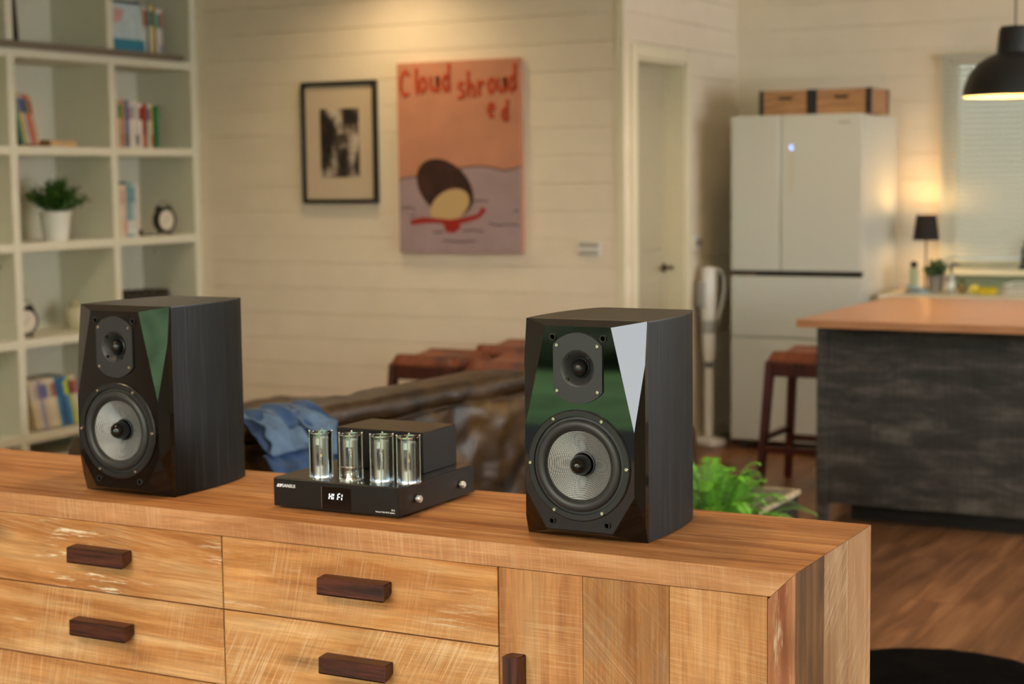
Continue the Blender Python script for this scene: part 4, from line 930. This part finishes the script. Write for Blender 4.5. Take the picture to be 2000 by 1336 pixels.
vc = thing('stick_vacuum', 'white cordless stick vacuum hanging upright left of the fridge', 'vacuum', (XD+.085, 8.735, 0), R(58))
WP = WHITEPL
B().box(-.065, -.042, -.03, .03, .78, .92, .004).build('wall_dock', GREYPL, vc)
B().lathe([(0, .70), (.040, .70), (.045, .74), (.045, .97), (.038, .995), (0, .998)], (0, 0, 0), 'Z', 28).build('motor_body', WP, vc, 40)
B().lathe([(.034, .625), (.040, .64), (.040, .70)], seg=28).build('dust_collar', GREYPL, vc, 40)
B().tube([(.02, 0, .985), (.07, 0, .98), (.105, 0, .94), (.108, 0, .87), (.09, 0, .79), (.06, 0, .70), (.038, 0, .655)], .012, 10).build('handle', WP, vc, 50)
B().lathe([(.028, .47), (.037, .53), (.040, .63)], seg=28).build('dust_bin', WP, vc, 40); B().lathe([(.02, .43), (.03, .44), (.03, .47), (.02, .475)], seg=24).build('lock_ring', P('ring_dark', '6a6462', .4), vc, 40)
B().cyl((0, 0, .06), .026, .39, 'Z', 20).build('wand', WP, vc, 40)
B().box(-.055, .055, -.09, .12, .0, .045, .012, 3).cyl((0, 0, .04), .02, .03, 'Z', 16).build('floor_head', WP, vc, 40)
tag(B().box(-.06, .06, -.05, .05, 0, .075, .012, 2).build('power_brick', BLACKM, None, 40, (-3.40, 9.15, 0)), 'small black power adapter on the floor between vacuum and fridge', 'adapter')

# ------------------------------------------------------------ kitchen counter under the window
kc = thing('kitchen_counter', 'pale kitchen counter running under the window behind the island', 'counter', (0, 0, 0))
B().box(-2.53, 1.2, 8.80, YK-.003, .83, .862, .004).build('worktop', COUNTER, kc)
B().box(-2.52, 1.2, 8.84, YK-.003, .0, .83).build('base_unit', P('unit_sage', '8a8f78', .4), kc)
x = -2.515
for i in range(6): B().box(x+.003, x+.595, 8.822, 8.84, .10, .82, .002).build('door', P('unit_sage', '8a8f78', .4), kc); x += .6
struct(B().box(-2.29, WX1, YK-.008, YK-.0005, .864, .939).build('trim_3', BACKSPL))
fc = thing('kitchen_faucet', 'black gooseneck faucet on the window sill at the right edge', 'faucet', (-1.885, 9.33, WZ0))
B().cyl((0, 0, 0), .022, .02, 'Z', 20).build('base', BLACKM, fc, 40)
B().tube([(0, 0, .015), (-.0, -.0, .10)]+[(.085-.085*math.cos(R(a)), 0, .10+.085*math.sin(R(a))) for a in range(10, 171, 16)]+[(.17, 0, .07)], .011, 12).build('spout', BLACKM, fc, 60)
B().tube([(.015, 0, .05), (.02, -.05, .06)], .005, 8).build('lever', BLACKM, fc, 50)
CT = .862
lm = thing('table_lamp', 'black shaded table lamp glowing between fridge and kitchen window', 'lamp', (-2.365, 9.15, CT))
B().lathe([(0, 0), (.055, 0), (.055, .01), (.012, .018), (0, .018)], seg=28).build('base', BLACKM, lm, 40)
B().cyl((0, 0, .016), .005, .30, 'Z', 10).build('stem', P('lamp_brass', '6a4a2a', .3, .8), lm, 40)
B().lathe([(.071, .275), (.053, .412), (.0515, .412), (.0695, .275), (.071, .275)], seg=40).build('shade', P('shade_black', '1a1010', .8), lm, 60)
B().lathe([(0, .315), (.012, .32), (.022, .345), (.02, .365), (0, .38)], seg=20).build('bulb', P('bulb_glow', 'ffd9a0', .4, emit='ffb45a', estr=14), lm, 60)
tp = thing('paper_holder', 'small black ball topped holder with a pale green roll by the lamp', 'holder', (-2.395, 9.02, CT))
B().cyl((0, 0, 0), .05, .012, 'Z', 24).build('base', BLACKM, tp, 40); B().cyl((0, 0, .012), .022, .115, 'Z', 20).build('roll', P('roll_green', 'a2ae8e', .6), tp, 40)
B().sphere((0, 0, .148), .021).cyl((0, 0, .12), .005, .02).build('ball_knob', BLACKM, tp, 50)
kp = thing('potted_herb', 'spiky grey-green herb in a grey stone pot on the kitchen counter', 'plant', (-2.285, 9.05, CT))
B().lathe([(0, 0), (.034, 0), (.043, .085), (.045, .088), (.038, .088), (.036, .075), (0, .075)], seg=28).build('pot', POTG, kp, 40); leafy(kp, 'foliage', LEAFG, (0, 0, .075), 60, .062, .105, (.024, .006), 9, .5)
bt = thing('pump_bottle', 'slim clear bottle with a black pump and white label beside the herb', 'bottle', (-2.19, 9.0, CT))
B().lathe([(0, 0), (.022, 0), (.024, .01), (.022, .075), (.01, .095), (.01, .105), (0, .105)], seg=24).build('bottle_body', P('bottle_grey', 'a6aaa8', .15), bt, 40); B().lathe([(.0245, .02), (.0238, .06)], seg=24).build('bottle_label', P('lbl', 'd8d8d4', .5), bt, 40)
B().cyl((0, 0, .105), .007, .045, 'Z', 10).tube([(0, 0, .148), (.012, 0, .156), (.04, 0, .15)], .005, 8).build('pump', BLACKM, bt, 40)
bc_ = thing('folded_cloth', 'pale blue folded cloth lying against the herb pot', 'cloth', (-2.35, 8.93, CT))
B().box(-.06, .06, -.02, .02, .0, .012, .004, 2, rot=Matrix.Rotation(R(16), 4, 'Y')).build('fold', P('cloth_blue', '8fa6b4', .8), bc_, 40, (0, 0, .019)); B().box(-.05, .055, -.03, .03, .0, .008, .003, 2).build('fold', P('cloth_blue', '8fa6b4', .8), bc_, 40)
cb = thing('pineapple_ornament', 'tiny brown and green pineapple shaped ornament on the counter', 'ornament', (-2.125, 8.98, CT))
B().ell((0, 0, .028), (.022, .022, .028), 14, 8).build('ornament_body', P('orn_brown', '7a6a3a', .6, noise_amt=.4, nscale=120), cb, 50)
b = B()
for k in range(9):
    a = R(40*k); b.prism([(-.006, 0), (.006, 0), (0, .03)], 0, .001, 'Y'); bmesh.ops.rotate(b.bm, verts=b.bm.verts[-6:], cent=(0, 0, 0), matrix=Matrix.Rotation(a, 3, 'Z') @ Matrix.Rotation(R(25), 3, 'X'))
b.build('ornament_leaves', LEAFD, cb, None, (0, 0, .05))
le = thing('lemon', 'yellow lemon on the counter left of the yellow sponge', 'lemon', (-2.055, 8.95, CT)); B().ell((0, 0, .026), (.03, .024, .024), 18, 10).ell((.029, 0, .026), (.006, .006, .006), 8, 4).build('fruit', P('lemon_yellow', 'd8cc50', .5), le, 60)
sg_ = thing('kitchen_sponge', 'yellow kitchen sponge beside the lemon on the counter', 'sponge', (-1.985, 8.95, CT)); B().box(-.045, .045, -.03, .03, 0, .03, .006, 2).build('foam', P('sponge_yellow', 'c8b428', .8, bump=.001, bscale=400), sg_, 40); B().box(-.045, .045, -.03, .03, .0305, .038, .003).build('scour_pad', P('scour', 'b09c20', .9), sg_, 40)
dr_ = thing('dish_rack', 'low white wire dish rack right of the sponge', 'rack', (-1.90, 8.92, CT))
b = B()
for z in (.006, .03, .05): b.box(0, .42, 0, .006, z, z+.006).box(0, .42, .25, .256, z, z+.006).box(0, .006, .006, .25, z, z+.006).box(.414, .42, .006, .25, z, z+.006)
b.build('wire_rim', WHITEPL, dr_)
for k in range(14): B().box(.015+k*.03, .018+k*.03, .006, .25, .006, .009).build('wire', WHITEPL, dr_)

# ------------------------------------------------------------ kitchen island, pendant, stools
ix, iy = -2.262, 6.60
il = thing('kitchen_island', 'kitchen island with a brown oak top and dark slate look sides', 'island', (0, 0, 0))
B().box(-2.235, -.30, iy, 7.98, .878, .910, .002).build('countertop', ISLTOP, il)
B().box(-2.268+.045, -.36, 6.985, 7.02, .085, .877, .001).build('front_panel', SLATE, il)
B().box(-2.268, -2.223, 6.975, 7.94, .085, .877, .001).build('end_panel', SLATE, il)
B().box(-.40, -.355, 6.985, 7.94, .0, .877, .001).build('end_panel', SLATE, il); B().box(-2.223, -.40, 7.90, 7.94, .085, .877).build('back_panel', SLATE, il)
for y in (6.975, 7.90): B().box(-2.268, -2.223, y, y+.04, 0, .085, .001).build('leg', SLATE, il)
B().box(-2.15, -.42, 7.10, 7.88, 0, .09).build('plinth', BLACKM, il)
pl = thing('pendant_light', 'matt black dome pendant light hanging over the island', 'lamp', (-1.522, 7.3, 1.815))
prf = [(.212, 0), (.212, .006), (.205, .045), (.188, .09), (.155, .135), (.112, .165), (.085, .176), (.075, .18), (.066, .275), (.058, .29), (.0, .293)]
B().lathe(prf, seg=64).build('shade', PENDB, pl, 30)
B().lathe([(.210, .001), (.202, .045), (.184, .088), (.151, .131), (.108, .16), (.08, .171), (0, .172)], seg=64).build('shade_inside', PENDI, pl, 40)
B().cyl((0, 0, .29), .004, .70, 'Z', 8).build('cable', P('cable_grey', '55504a', .6), pl); B().cyl((0, 0, .965), .05, .02, 'Z', 24).build('ceiling_rose', PENDB, pl, 40)
B().sphere((0, 0, .07), .035, (1, 1, 1.1)).build('bulb', P('bulb_glow2', 'ffe0b0', .4, emit='ffca80', estr=8), pl, 60); B().cyl((0, 0, .105), .018, .067, 'Z', 16).build('lamp_socket', BLACKM, pl, 40)
bpy.data.objects['pendant_lamp'].location = (-1.522, 7.3, 1.84)

def make_stool(x, y, label):
    """x,y: left front corner; saddle seat dips in the middle"""
    t = thing('bar_stool', label, 'stool', (x, y, 0), 0, 'tan leather bar stools'); s = .375; H = .62
    for sx, sy in ((0, 0), (1, 0), (0, 1), (1, 1)):
        ox, oy = (-.02 if sx == 0 else .02), (-.02 if sy == 0 else .02)
        bx, by = (s-.042)*sx, (s-.042)*sy; b = B(); vs = []
        for z, dx, dy, w_ in ((0, ox*2, oy*2, .034), (H, 0, 0, .042)):
            for (u, v) in ((0, 0), (w_, 0), (w_, w_), (0, w_)): vs.append(b.bm.verts.new((bx+dx+u+(.042-w_)/2, by+dy+v+(.042-w_)/2, z)))
        for f in ((0, 1, 2, 3), (4, 5, 6, 7), (0, 1, 5, 4), (1, 2, 6, 5), (2, 3, 7, 6), (3, 0, 4, 7)): b.bm.faces.new([vs[i] for i in f])
        bmesh.ops.bevel(b.bm, geom=list(b.bm.edges), offset=.003, segments=1, affect='EDGES'); b.build('leg', STOOLW, t)
    for (x0, x1, y0, y1) in ((.035, s-.035, .006, .032), (.035, s-.035, s-.032, s-.006), (.006, .032, .035, s-.035), (s-.032, s-.006, .035, s-.035)):
        B().box(x0, x1, y0, y1, H-.072, H-.004, .003).build('apron', STOOLW, t)
    o = .030
    B().box(-.01, s+.01, -o+.004, -o+.030, .185, .218, .003).build('stretcher', STOOLW, t); B().box(-.01, s+.01, s+o-.03, s+o-.004, .185, .218, .003).build('stretcher', STOOLW, t)
    B().box(-o+.004, -o+.03, -.01, s+.01, .235, .262, .003).build('stretcher', STOOLW, t); B().box(s+o-.03, s+o-.004, -.01, s+.01, .235, .262, .003).build('stretcher', STOOLW, t)
    b = B(); n = 16; top = {}; bot = {}
    for i in range(n+1):
        for j in range(n+1):
            u, v = i/n, j/n; e = min(u, 1-u, v, 1-v); ed = min(1, e/.12)
            z = H+.006+.034*math.sqrt(max(0, 1-(1-ed)**2))+.022*(2*abs(v-.5))**2*(1 if ed > .2 else ed/.2)-.006
            top[i, j] = b.bm.verts.new((.008+u*(s-.016), .008+v*(s-.016), z))
    for i in range(n):
        for j in range(n): b.bm.faces.new((top[i, j], top[i+1, j], top[i+1, j+1], top[i, j+1]))
    b.box(.008, s-.008, .008, s-.008, H-.01, H+.006)
    b.build('seat_cushion', TAN, t, 50)
    return t
stool = make_stool(-2.718, 7.575, 'tan leather bar stool standing at the left end of the kitchen island')
for (x, y, lb) in ((-4.335, 6.80, 'tan leather bar stool leftmost of the three behind the sofa'), (-3.865, 6.70, 'tan leather bar stool nearest the right speaker, in front of the rear stool'), (-4.20, 7.36, 'tan leather bar stool rearmost of the three, close to the panelled wall')):
    c = copy_tree(stool); c.location = (x, y, 0); c['label'] = lb

# ------------------------------------------------------------ sofa, denim jacket, chaise
so = thing('sofa', 'worn dark brown leather sofa seen from behind the sideboard', 'sofa', (0, 0, 0))
so.location = (-2.80, 5.20, 0); so.rotation_euler = (0, 0, R(-7.6))
bx = 0
B().soft(-.19, bx-.01, -1.80, -.585, .12, .765, .07, 30, .022, 3.5, 1).build('back_panel', SOFA, so, 80)
B().soft(-.19, bx+.02, -.60, .16, .12, .775, .10, 30, .032, 4.5, 8).build('back_panel', SOFA, so, 80)
B().soft(-.20, bx+.012, -1.82, .13, .735, .812, .036, 56, .010, 5., 3).build('top_roll', SOFA, so, 80)
B().tube([(.016+.008*math.sin(y*5), y, .737+.005*math.sin(y*11)) for y in [-1.78+i*.06 for i in range(32)]], .006, 8).build('piping', SOFA2, so, 60)
B().soft(-.95, -.2, -1.78, .10, .10, .30, .04, 20, .006, 3, 5).build('base', SOFA2, so, 80)
for i, (a, b_) in enumerate(((-1.58, -.84), (-.83, -.10))):
    B().soft(-.93, -.30, a, b_, .28, .44, .06, 20, .012, 4, 7+i).build('seat_cushion', SOFA, so, 80); B().soft(-.38, -.18, a, b_, .40, .70, .08, 20, .015, 4, 17+i).build('back_cushion', SOFA, so, 80)
B().soft(-.95, -.16, -1.82, -1.60, .10, .56, .07, 18, .012, 4, 31).build('arm', SOFA, so, 80); B().soft(-.95, -.16, -.08, .13, .10, .56, .07, 18, .012, 4, 32).build('arm', SOFA, so, 80)
for x in (-.9, -.06):
    for y in (-1.74, .05): B().cyl((x, y, 0), .025, .125, 'Z', 14, .03).build('foot', STOOLW, so, 40)
ch = thing('chaise', 'low dark leather chaise beyond the sofa by the panelled wall', 'chaise', (0, 0, 0))
B().soft(-4.86, -4.28, 5.75, 6.62, .08, .475, .07, 22, .012, 3, 40).build('cushion_block', SOFA2, ch, 80)
for x in (-4.75, -4.4):
    for y in (5.86, 6.5): B().cyl((x, y, 0), .025, .10, 'Z', 12, .03).build('foot', STOOLW, ch, 40)
# dark leather cube hidden behind the right speaker
pu = thing('armchair', 'dark brown leather tub chair almost hidden behind the right speaker', 'armchair', (0, 0, 0))
B().soft(-2.82, -2.27, 5.52, 5.66, .10, .63, .06, 16, .006, 4, 50).build('backrest', SOFA2, pu, 80); B().soft(-2.80, -2.29, 5.66, 6.15, .10, .36, .05, 14, .006, 4, 51).build('seat', SOFA2, pu, 80)
for x in (-2.74, -2.35):
    for y in (5.62, 6.08): B().cyl((x, y, 0), .02, .12, 'Z', 12).build('foot', STOOLW, pu, 40)
# jacket: crumpled sheets draped over the sofa top
def drape(y0, y1, prof, amp, seed, fr=9, ragged=.03, nu=40):
    """prof: (x,z) polyline over the sofa back; u runs along y"""
    P_ = [Vector((p[0], 0, p[1])) for p in prof]; nv = 36; L = [0]
    for a, b_ in zip(P_, P_[1:]): L.append(L[-1]+(b_-a).length)
    b = B(); g = []
    for j in range(nv+1):
        s_ = L[-1]*j/nv; k = max(i for i in range(len(L)) if L[i] <= s_+1e-9); k = min(k, len(P_)-2); q = P_[k].lerp(P_[k+1], (s_-L[k])/(L[k+1]-L[k])); tdir = (P_[k+1]-P_[k]).normalized(); nn = Vector((-tdir.z, 0, tdir.x)); nn = -nn if nn.z < 0 or nn.x < -.5 else nn
        rowv = []
        for i in range(nu+1):
            u = i/nu; edge = ragged*noise.noise(Vector((j*.13, seed, 0)))*(1 if u > .5 else -1)
            y = y0+(y1-y0)*u+edge*abs(2*u-1)
            f1 = noise.noise(Vector((y*fr, s_*fr*.6+y*fr*.5, seed))); f2 = noise.noise(Vector((y*fr*2.4-s_*fr, s_*fr*1.6, seed+3)))
            f = amp*(1-abs(f1)*2.2)+amp*.35*f2
            rowv.append(b.bm.verts.new(q+Vector((0, y, 0))+nn*(amp*.7+f)))
        g.append(rowv)
    for j in range(nv):
        for i in range(nu): b.bm.faces.new((g[j][i], g[j][i+1], g[j+1][i+1], g[j+1][i]))
    me = b.mesh('drape', 80); return me
def cloth(me, name, mat, parent, th=.004):
    me.materials.append(mat); o = link(name, me, parent); md = o.modifiers.new('thick', 'SOLIDIFY'); md.thickness = th
    return o
jk = thing('denim_jacket', 'blue denim jacket with a paler lining thrown over the sofa back', 'jacket', (0, 0, 0))
top_ = .775; jk.location = (-2.80, 5.20, 0); jk.rotation_euler = (0, 0, R(-7.6))
cloth(drape(-1.32, -1.02, [(-.07, top_+.012), (-.01, top_+.012), (.04, .745), (.06, .68), (.065, .60), (.065, .48)], .028, 2.), 'jacket_body', DENIM, jk)
cloth(drape(-1.31, -1.17, [(-.05, top_+.022), (.02, top_+.016), (.07, .755), (.10, .71)], .018, 5., 14), 'collar', DENIML, jk)
cloth(drape(-1.14, -1.02, [(-.06, top_+.018), (.03, top_+.010), (.08, .74), (.10, .68)], .020, 8., 12), 'sleeve', DENIML, jk)
cloth(drape(-1.34, -1.08, [(.06, .69), (.10, .65), (.11, .57), (.10, .46)], .026, 11., 12), 'sleeve', DENIM, jk)
B().lathe([(0, .006), (.008, .005), (.009, 0)], seg=14, axis='X').build('button', P('copper_button', 'b08a5a', .3, .8), jk, 50, (.135, -1.17, .735))

# ------------------------------------------------------------ trunk, fern, rug
tk = thing('travel_trunk', 'small black trunk with worn pale edges on the floor by the fern', 'trunk', (-2.25, 5.10, 0))
B().box(0, .40, 0, .40, 0, .30, .006).build('trunk_body', P('trunk_black', '1c1715', .5, noise_amt=.4, nscale=14), tk)
B().box(0, .40, 0, .40, .303, .412, .006).build('lid', P('trunk_black', '1c1715', .5), tk)
B().box(.008, .388, .008, .394, .412, .420, .002).build('lid_panel', P('trunk_grey', '5a544c', .5, noise_amt=.35, nscale=9), tk)
EDG = P('trunk_edge', 'a8987e', .6, noise_amt=.25, nscale=30)
for a in ((.385, .406, -.006, .406, .405, .424), (-.006, .385, -.006, .010, .405, .424), (-.006, .385, .392, .406, .405, .424)): B().box(*a, .003).build('edge_trim', EDG, tk)
for y in (.1, .3): B().box(.401, .408, y-.02, y+.02, .27, .34, .002).build('latch', P('latch_brass', '9a8a68', .35, .9), tk)
for (y, z) in ((.2, .36), (.06, .2), (.34, .2)): B().cyl((.401, y, z), .012, .005, 'X', 12).build('stud', P('latch_brass', '9a8a68', .35, .9), tk)
fn = thing('fern', 'bright green fern with arching fronds in a tall pot behind the sideboard', 'plant', (-1.875, 4.78, 0))
B().lathe([(0, 0), (.09, 0), (.12, .36), (.125, .37), (.115, .37), (.11, .34), (0, .34)], seg=32).build('pot', POTG, fn, 40); B().cyl((0, 0, .335), .108, .008).build('soil', SOIL, fn)
rn = random.Random(11)
def frond(ang, L, rise, droop, seed):
    b = B(); pts = []; n = 24
    for i in range(n+1):
        t_ = i/n; r_ = L*(t_*.9); z = rise*math.sin(min(1, t_*1.0)*math.pi*.55)-droop*t_**2.6
        pts.append(Vector((r_*math.cos(ang), r_*math.sin(ang), z)))
    b.tube(pts, .0018, 5, .0007)
    side = Vector((-math.sin(ang), math.cos(ang), 0))
    for i in range(5, n):
        for h in (0, .5):
            t_ = (i+h)/n; p = pts[i].lerp(pts[i+1], h)
            fwd = (pts[i+1]-pts[i-1]).normalized(); ll = .034*math.sin(math.pi*(.10+.86*(1-t_)**.8))*(.9+.2*rn.random())+.003
            for sg in (-1, 1):
                d = (side*sg+fwd*.25+Vector((0, 0, -.25+.2*rn.random()))).normalized(); w_ = fwd*.0026
                m_ = p+d*ll*.4
                b.bm.faces.new([b.bm.verts.new(p), b.bm.verts.new(m_+w_), b.bm.verts.new(p+d*ll), b.bm.verts.new(m_-w_)])
    return b
for i in range(52):
    a = i*2.399+rn.uniform(-.2, .2); L = rn.uniform(.18, .33); rise = rn.uniform(.17, .25) if i % 3 else rn.uniform(.25, .31)
    if i % 3 == 0: L *= .7
    frond(a, L, rise, rn.uniform(.0, .10), i).build('frond', FERN if i % 4 else LEAF, fn, None, (rn.uniform(-.03, .03), rn.uniform(-.03, .03), .34))
rg = B(); pts = []
ctr = Vector((-1.0, 4.2)); cp0 = [(-1.66, 4.5), (-1.62, 4.93), (-1.487, 5.126), (-1.347, 5.213), (-1.19, 5.237), (-1.02, 5.18), (-.85, 5.04), (-.6, 4.9), (-.3, 4.9), (-.08, 4.62), (.0, 4.1), (-.1, 3.6), (-.35, 3.3), (-.75, 3.28), (-1.1, 3.42), (-1.45, 3.35), (-1.66, 3.6), (-1.72, 4.1)]
nC = len(cp0)
for i in range(nC):
    p0_, p1_, p2_, p3_ = [Vector(cp0[(i+k) % nC]) for k in (-1, 0, 1, 2)]
    for q in range(4):
        u = q/4; v = .5*((2*p1_)+(-p0_+p2_)*u+(2*p0_-5*p1_+4*p2_-p3_)*u*u+(-p0_+3*p1_-3*p2_+p3_)*u**3); w_ = noise.noise(Vector((i+u, 3, 0))*3)*.012
        pts.append((v.x+w_, v.y+w_))
N_ = len(pts)
vc_ = None; rings = []
for k in range(1, 13):
    q = k/12; rings.append([rg.bm.verts.new((ctr.x+(x-ctr.x)*q, ctr.y+(y-ctr.y)*q, (.022+.010*noise.noise(Vector((x*q*6, y*q*6, k*.7)))) if k < 12 else .002)) for x, y in pts])
c0 = rg.bm.verts.new((ctr.x, ctr.y, .025))
for i in range(N_): rg.bm.faces.new((c0, rings[0][i], rings[0][(i+1) % N_]))
for A, Bv in zip(rings, rings[1:]):
    for i in range(N_): rg.bm.faces.new((A[i], Bv[i], Bv[(i+1) % N_], A[(i+1) % N_]))
tag(rg.build('fur_rug', RUG, None, 80), 'black fur rug with an uneven edge on the floor right of the sideboard', 'rug')
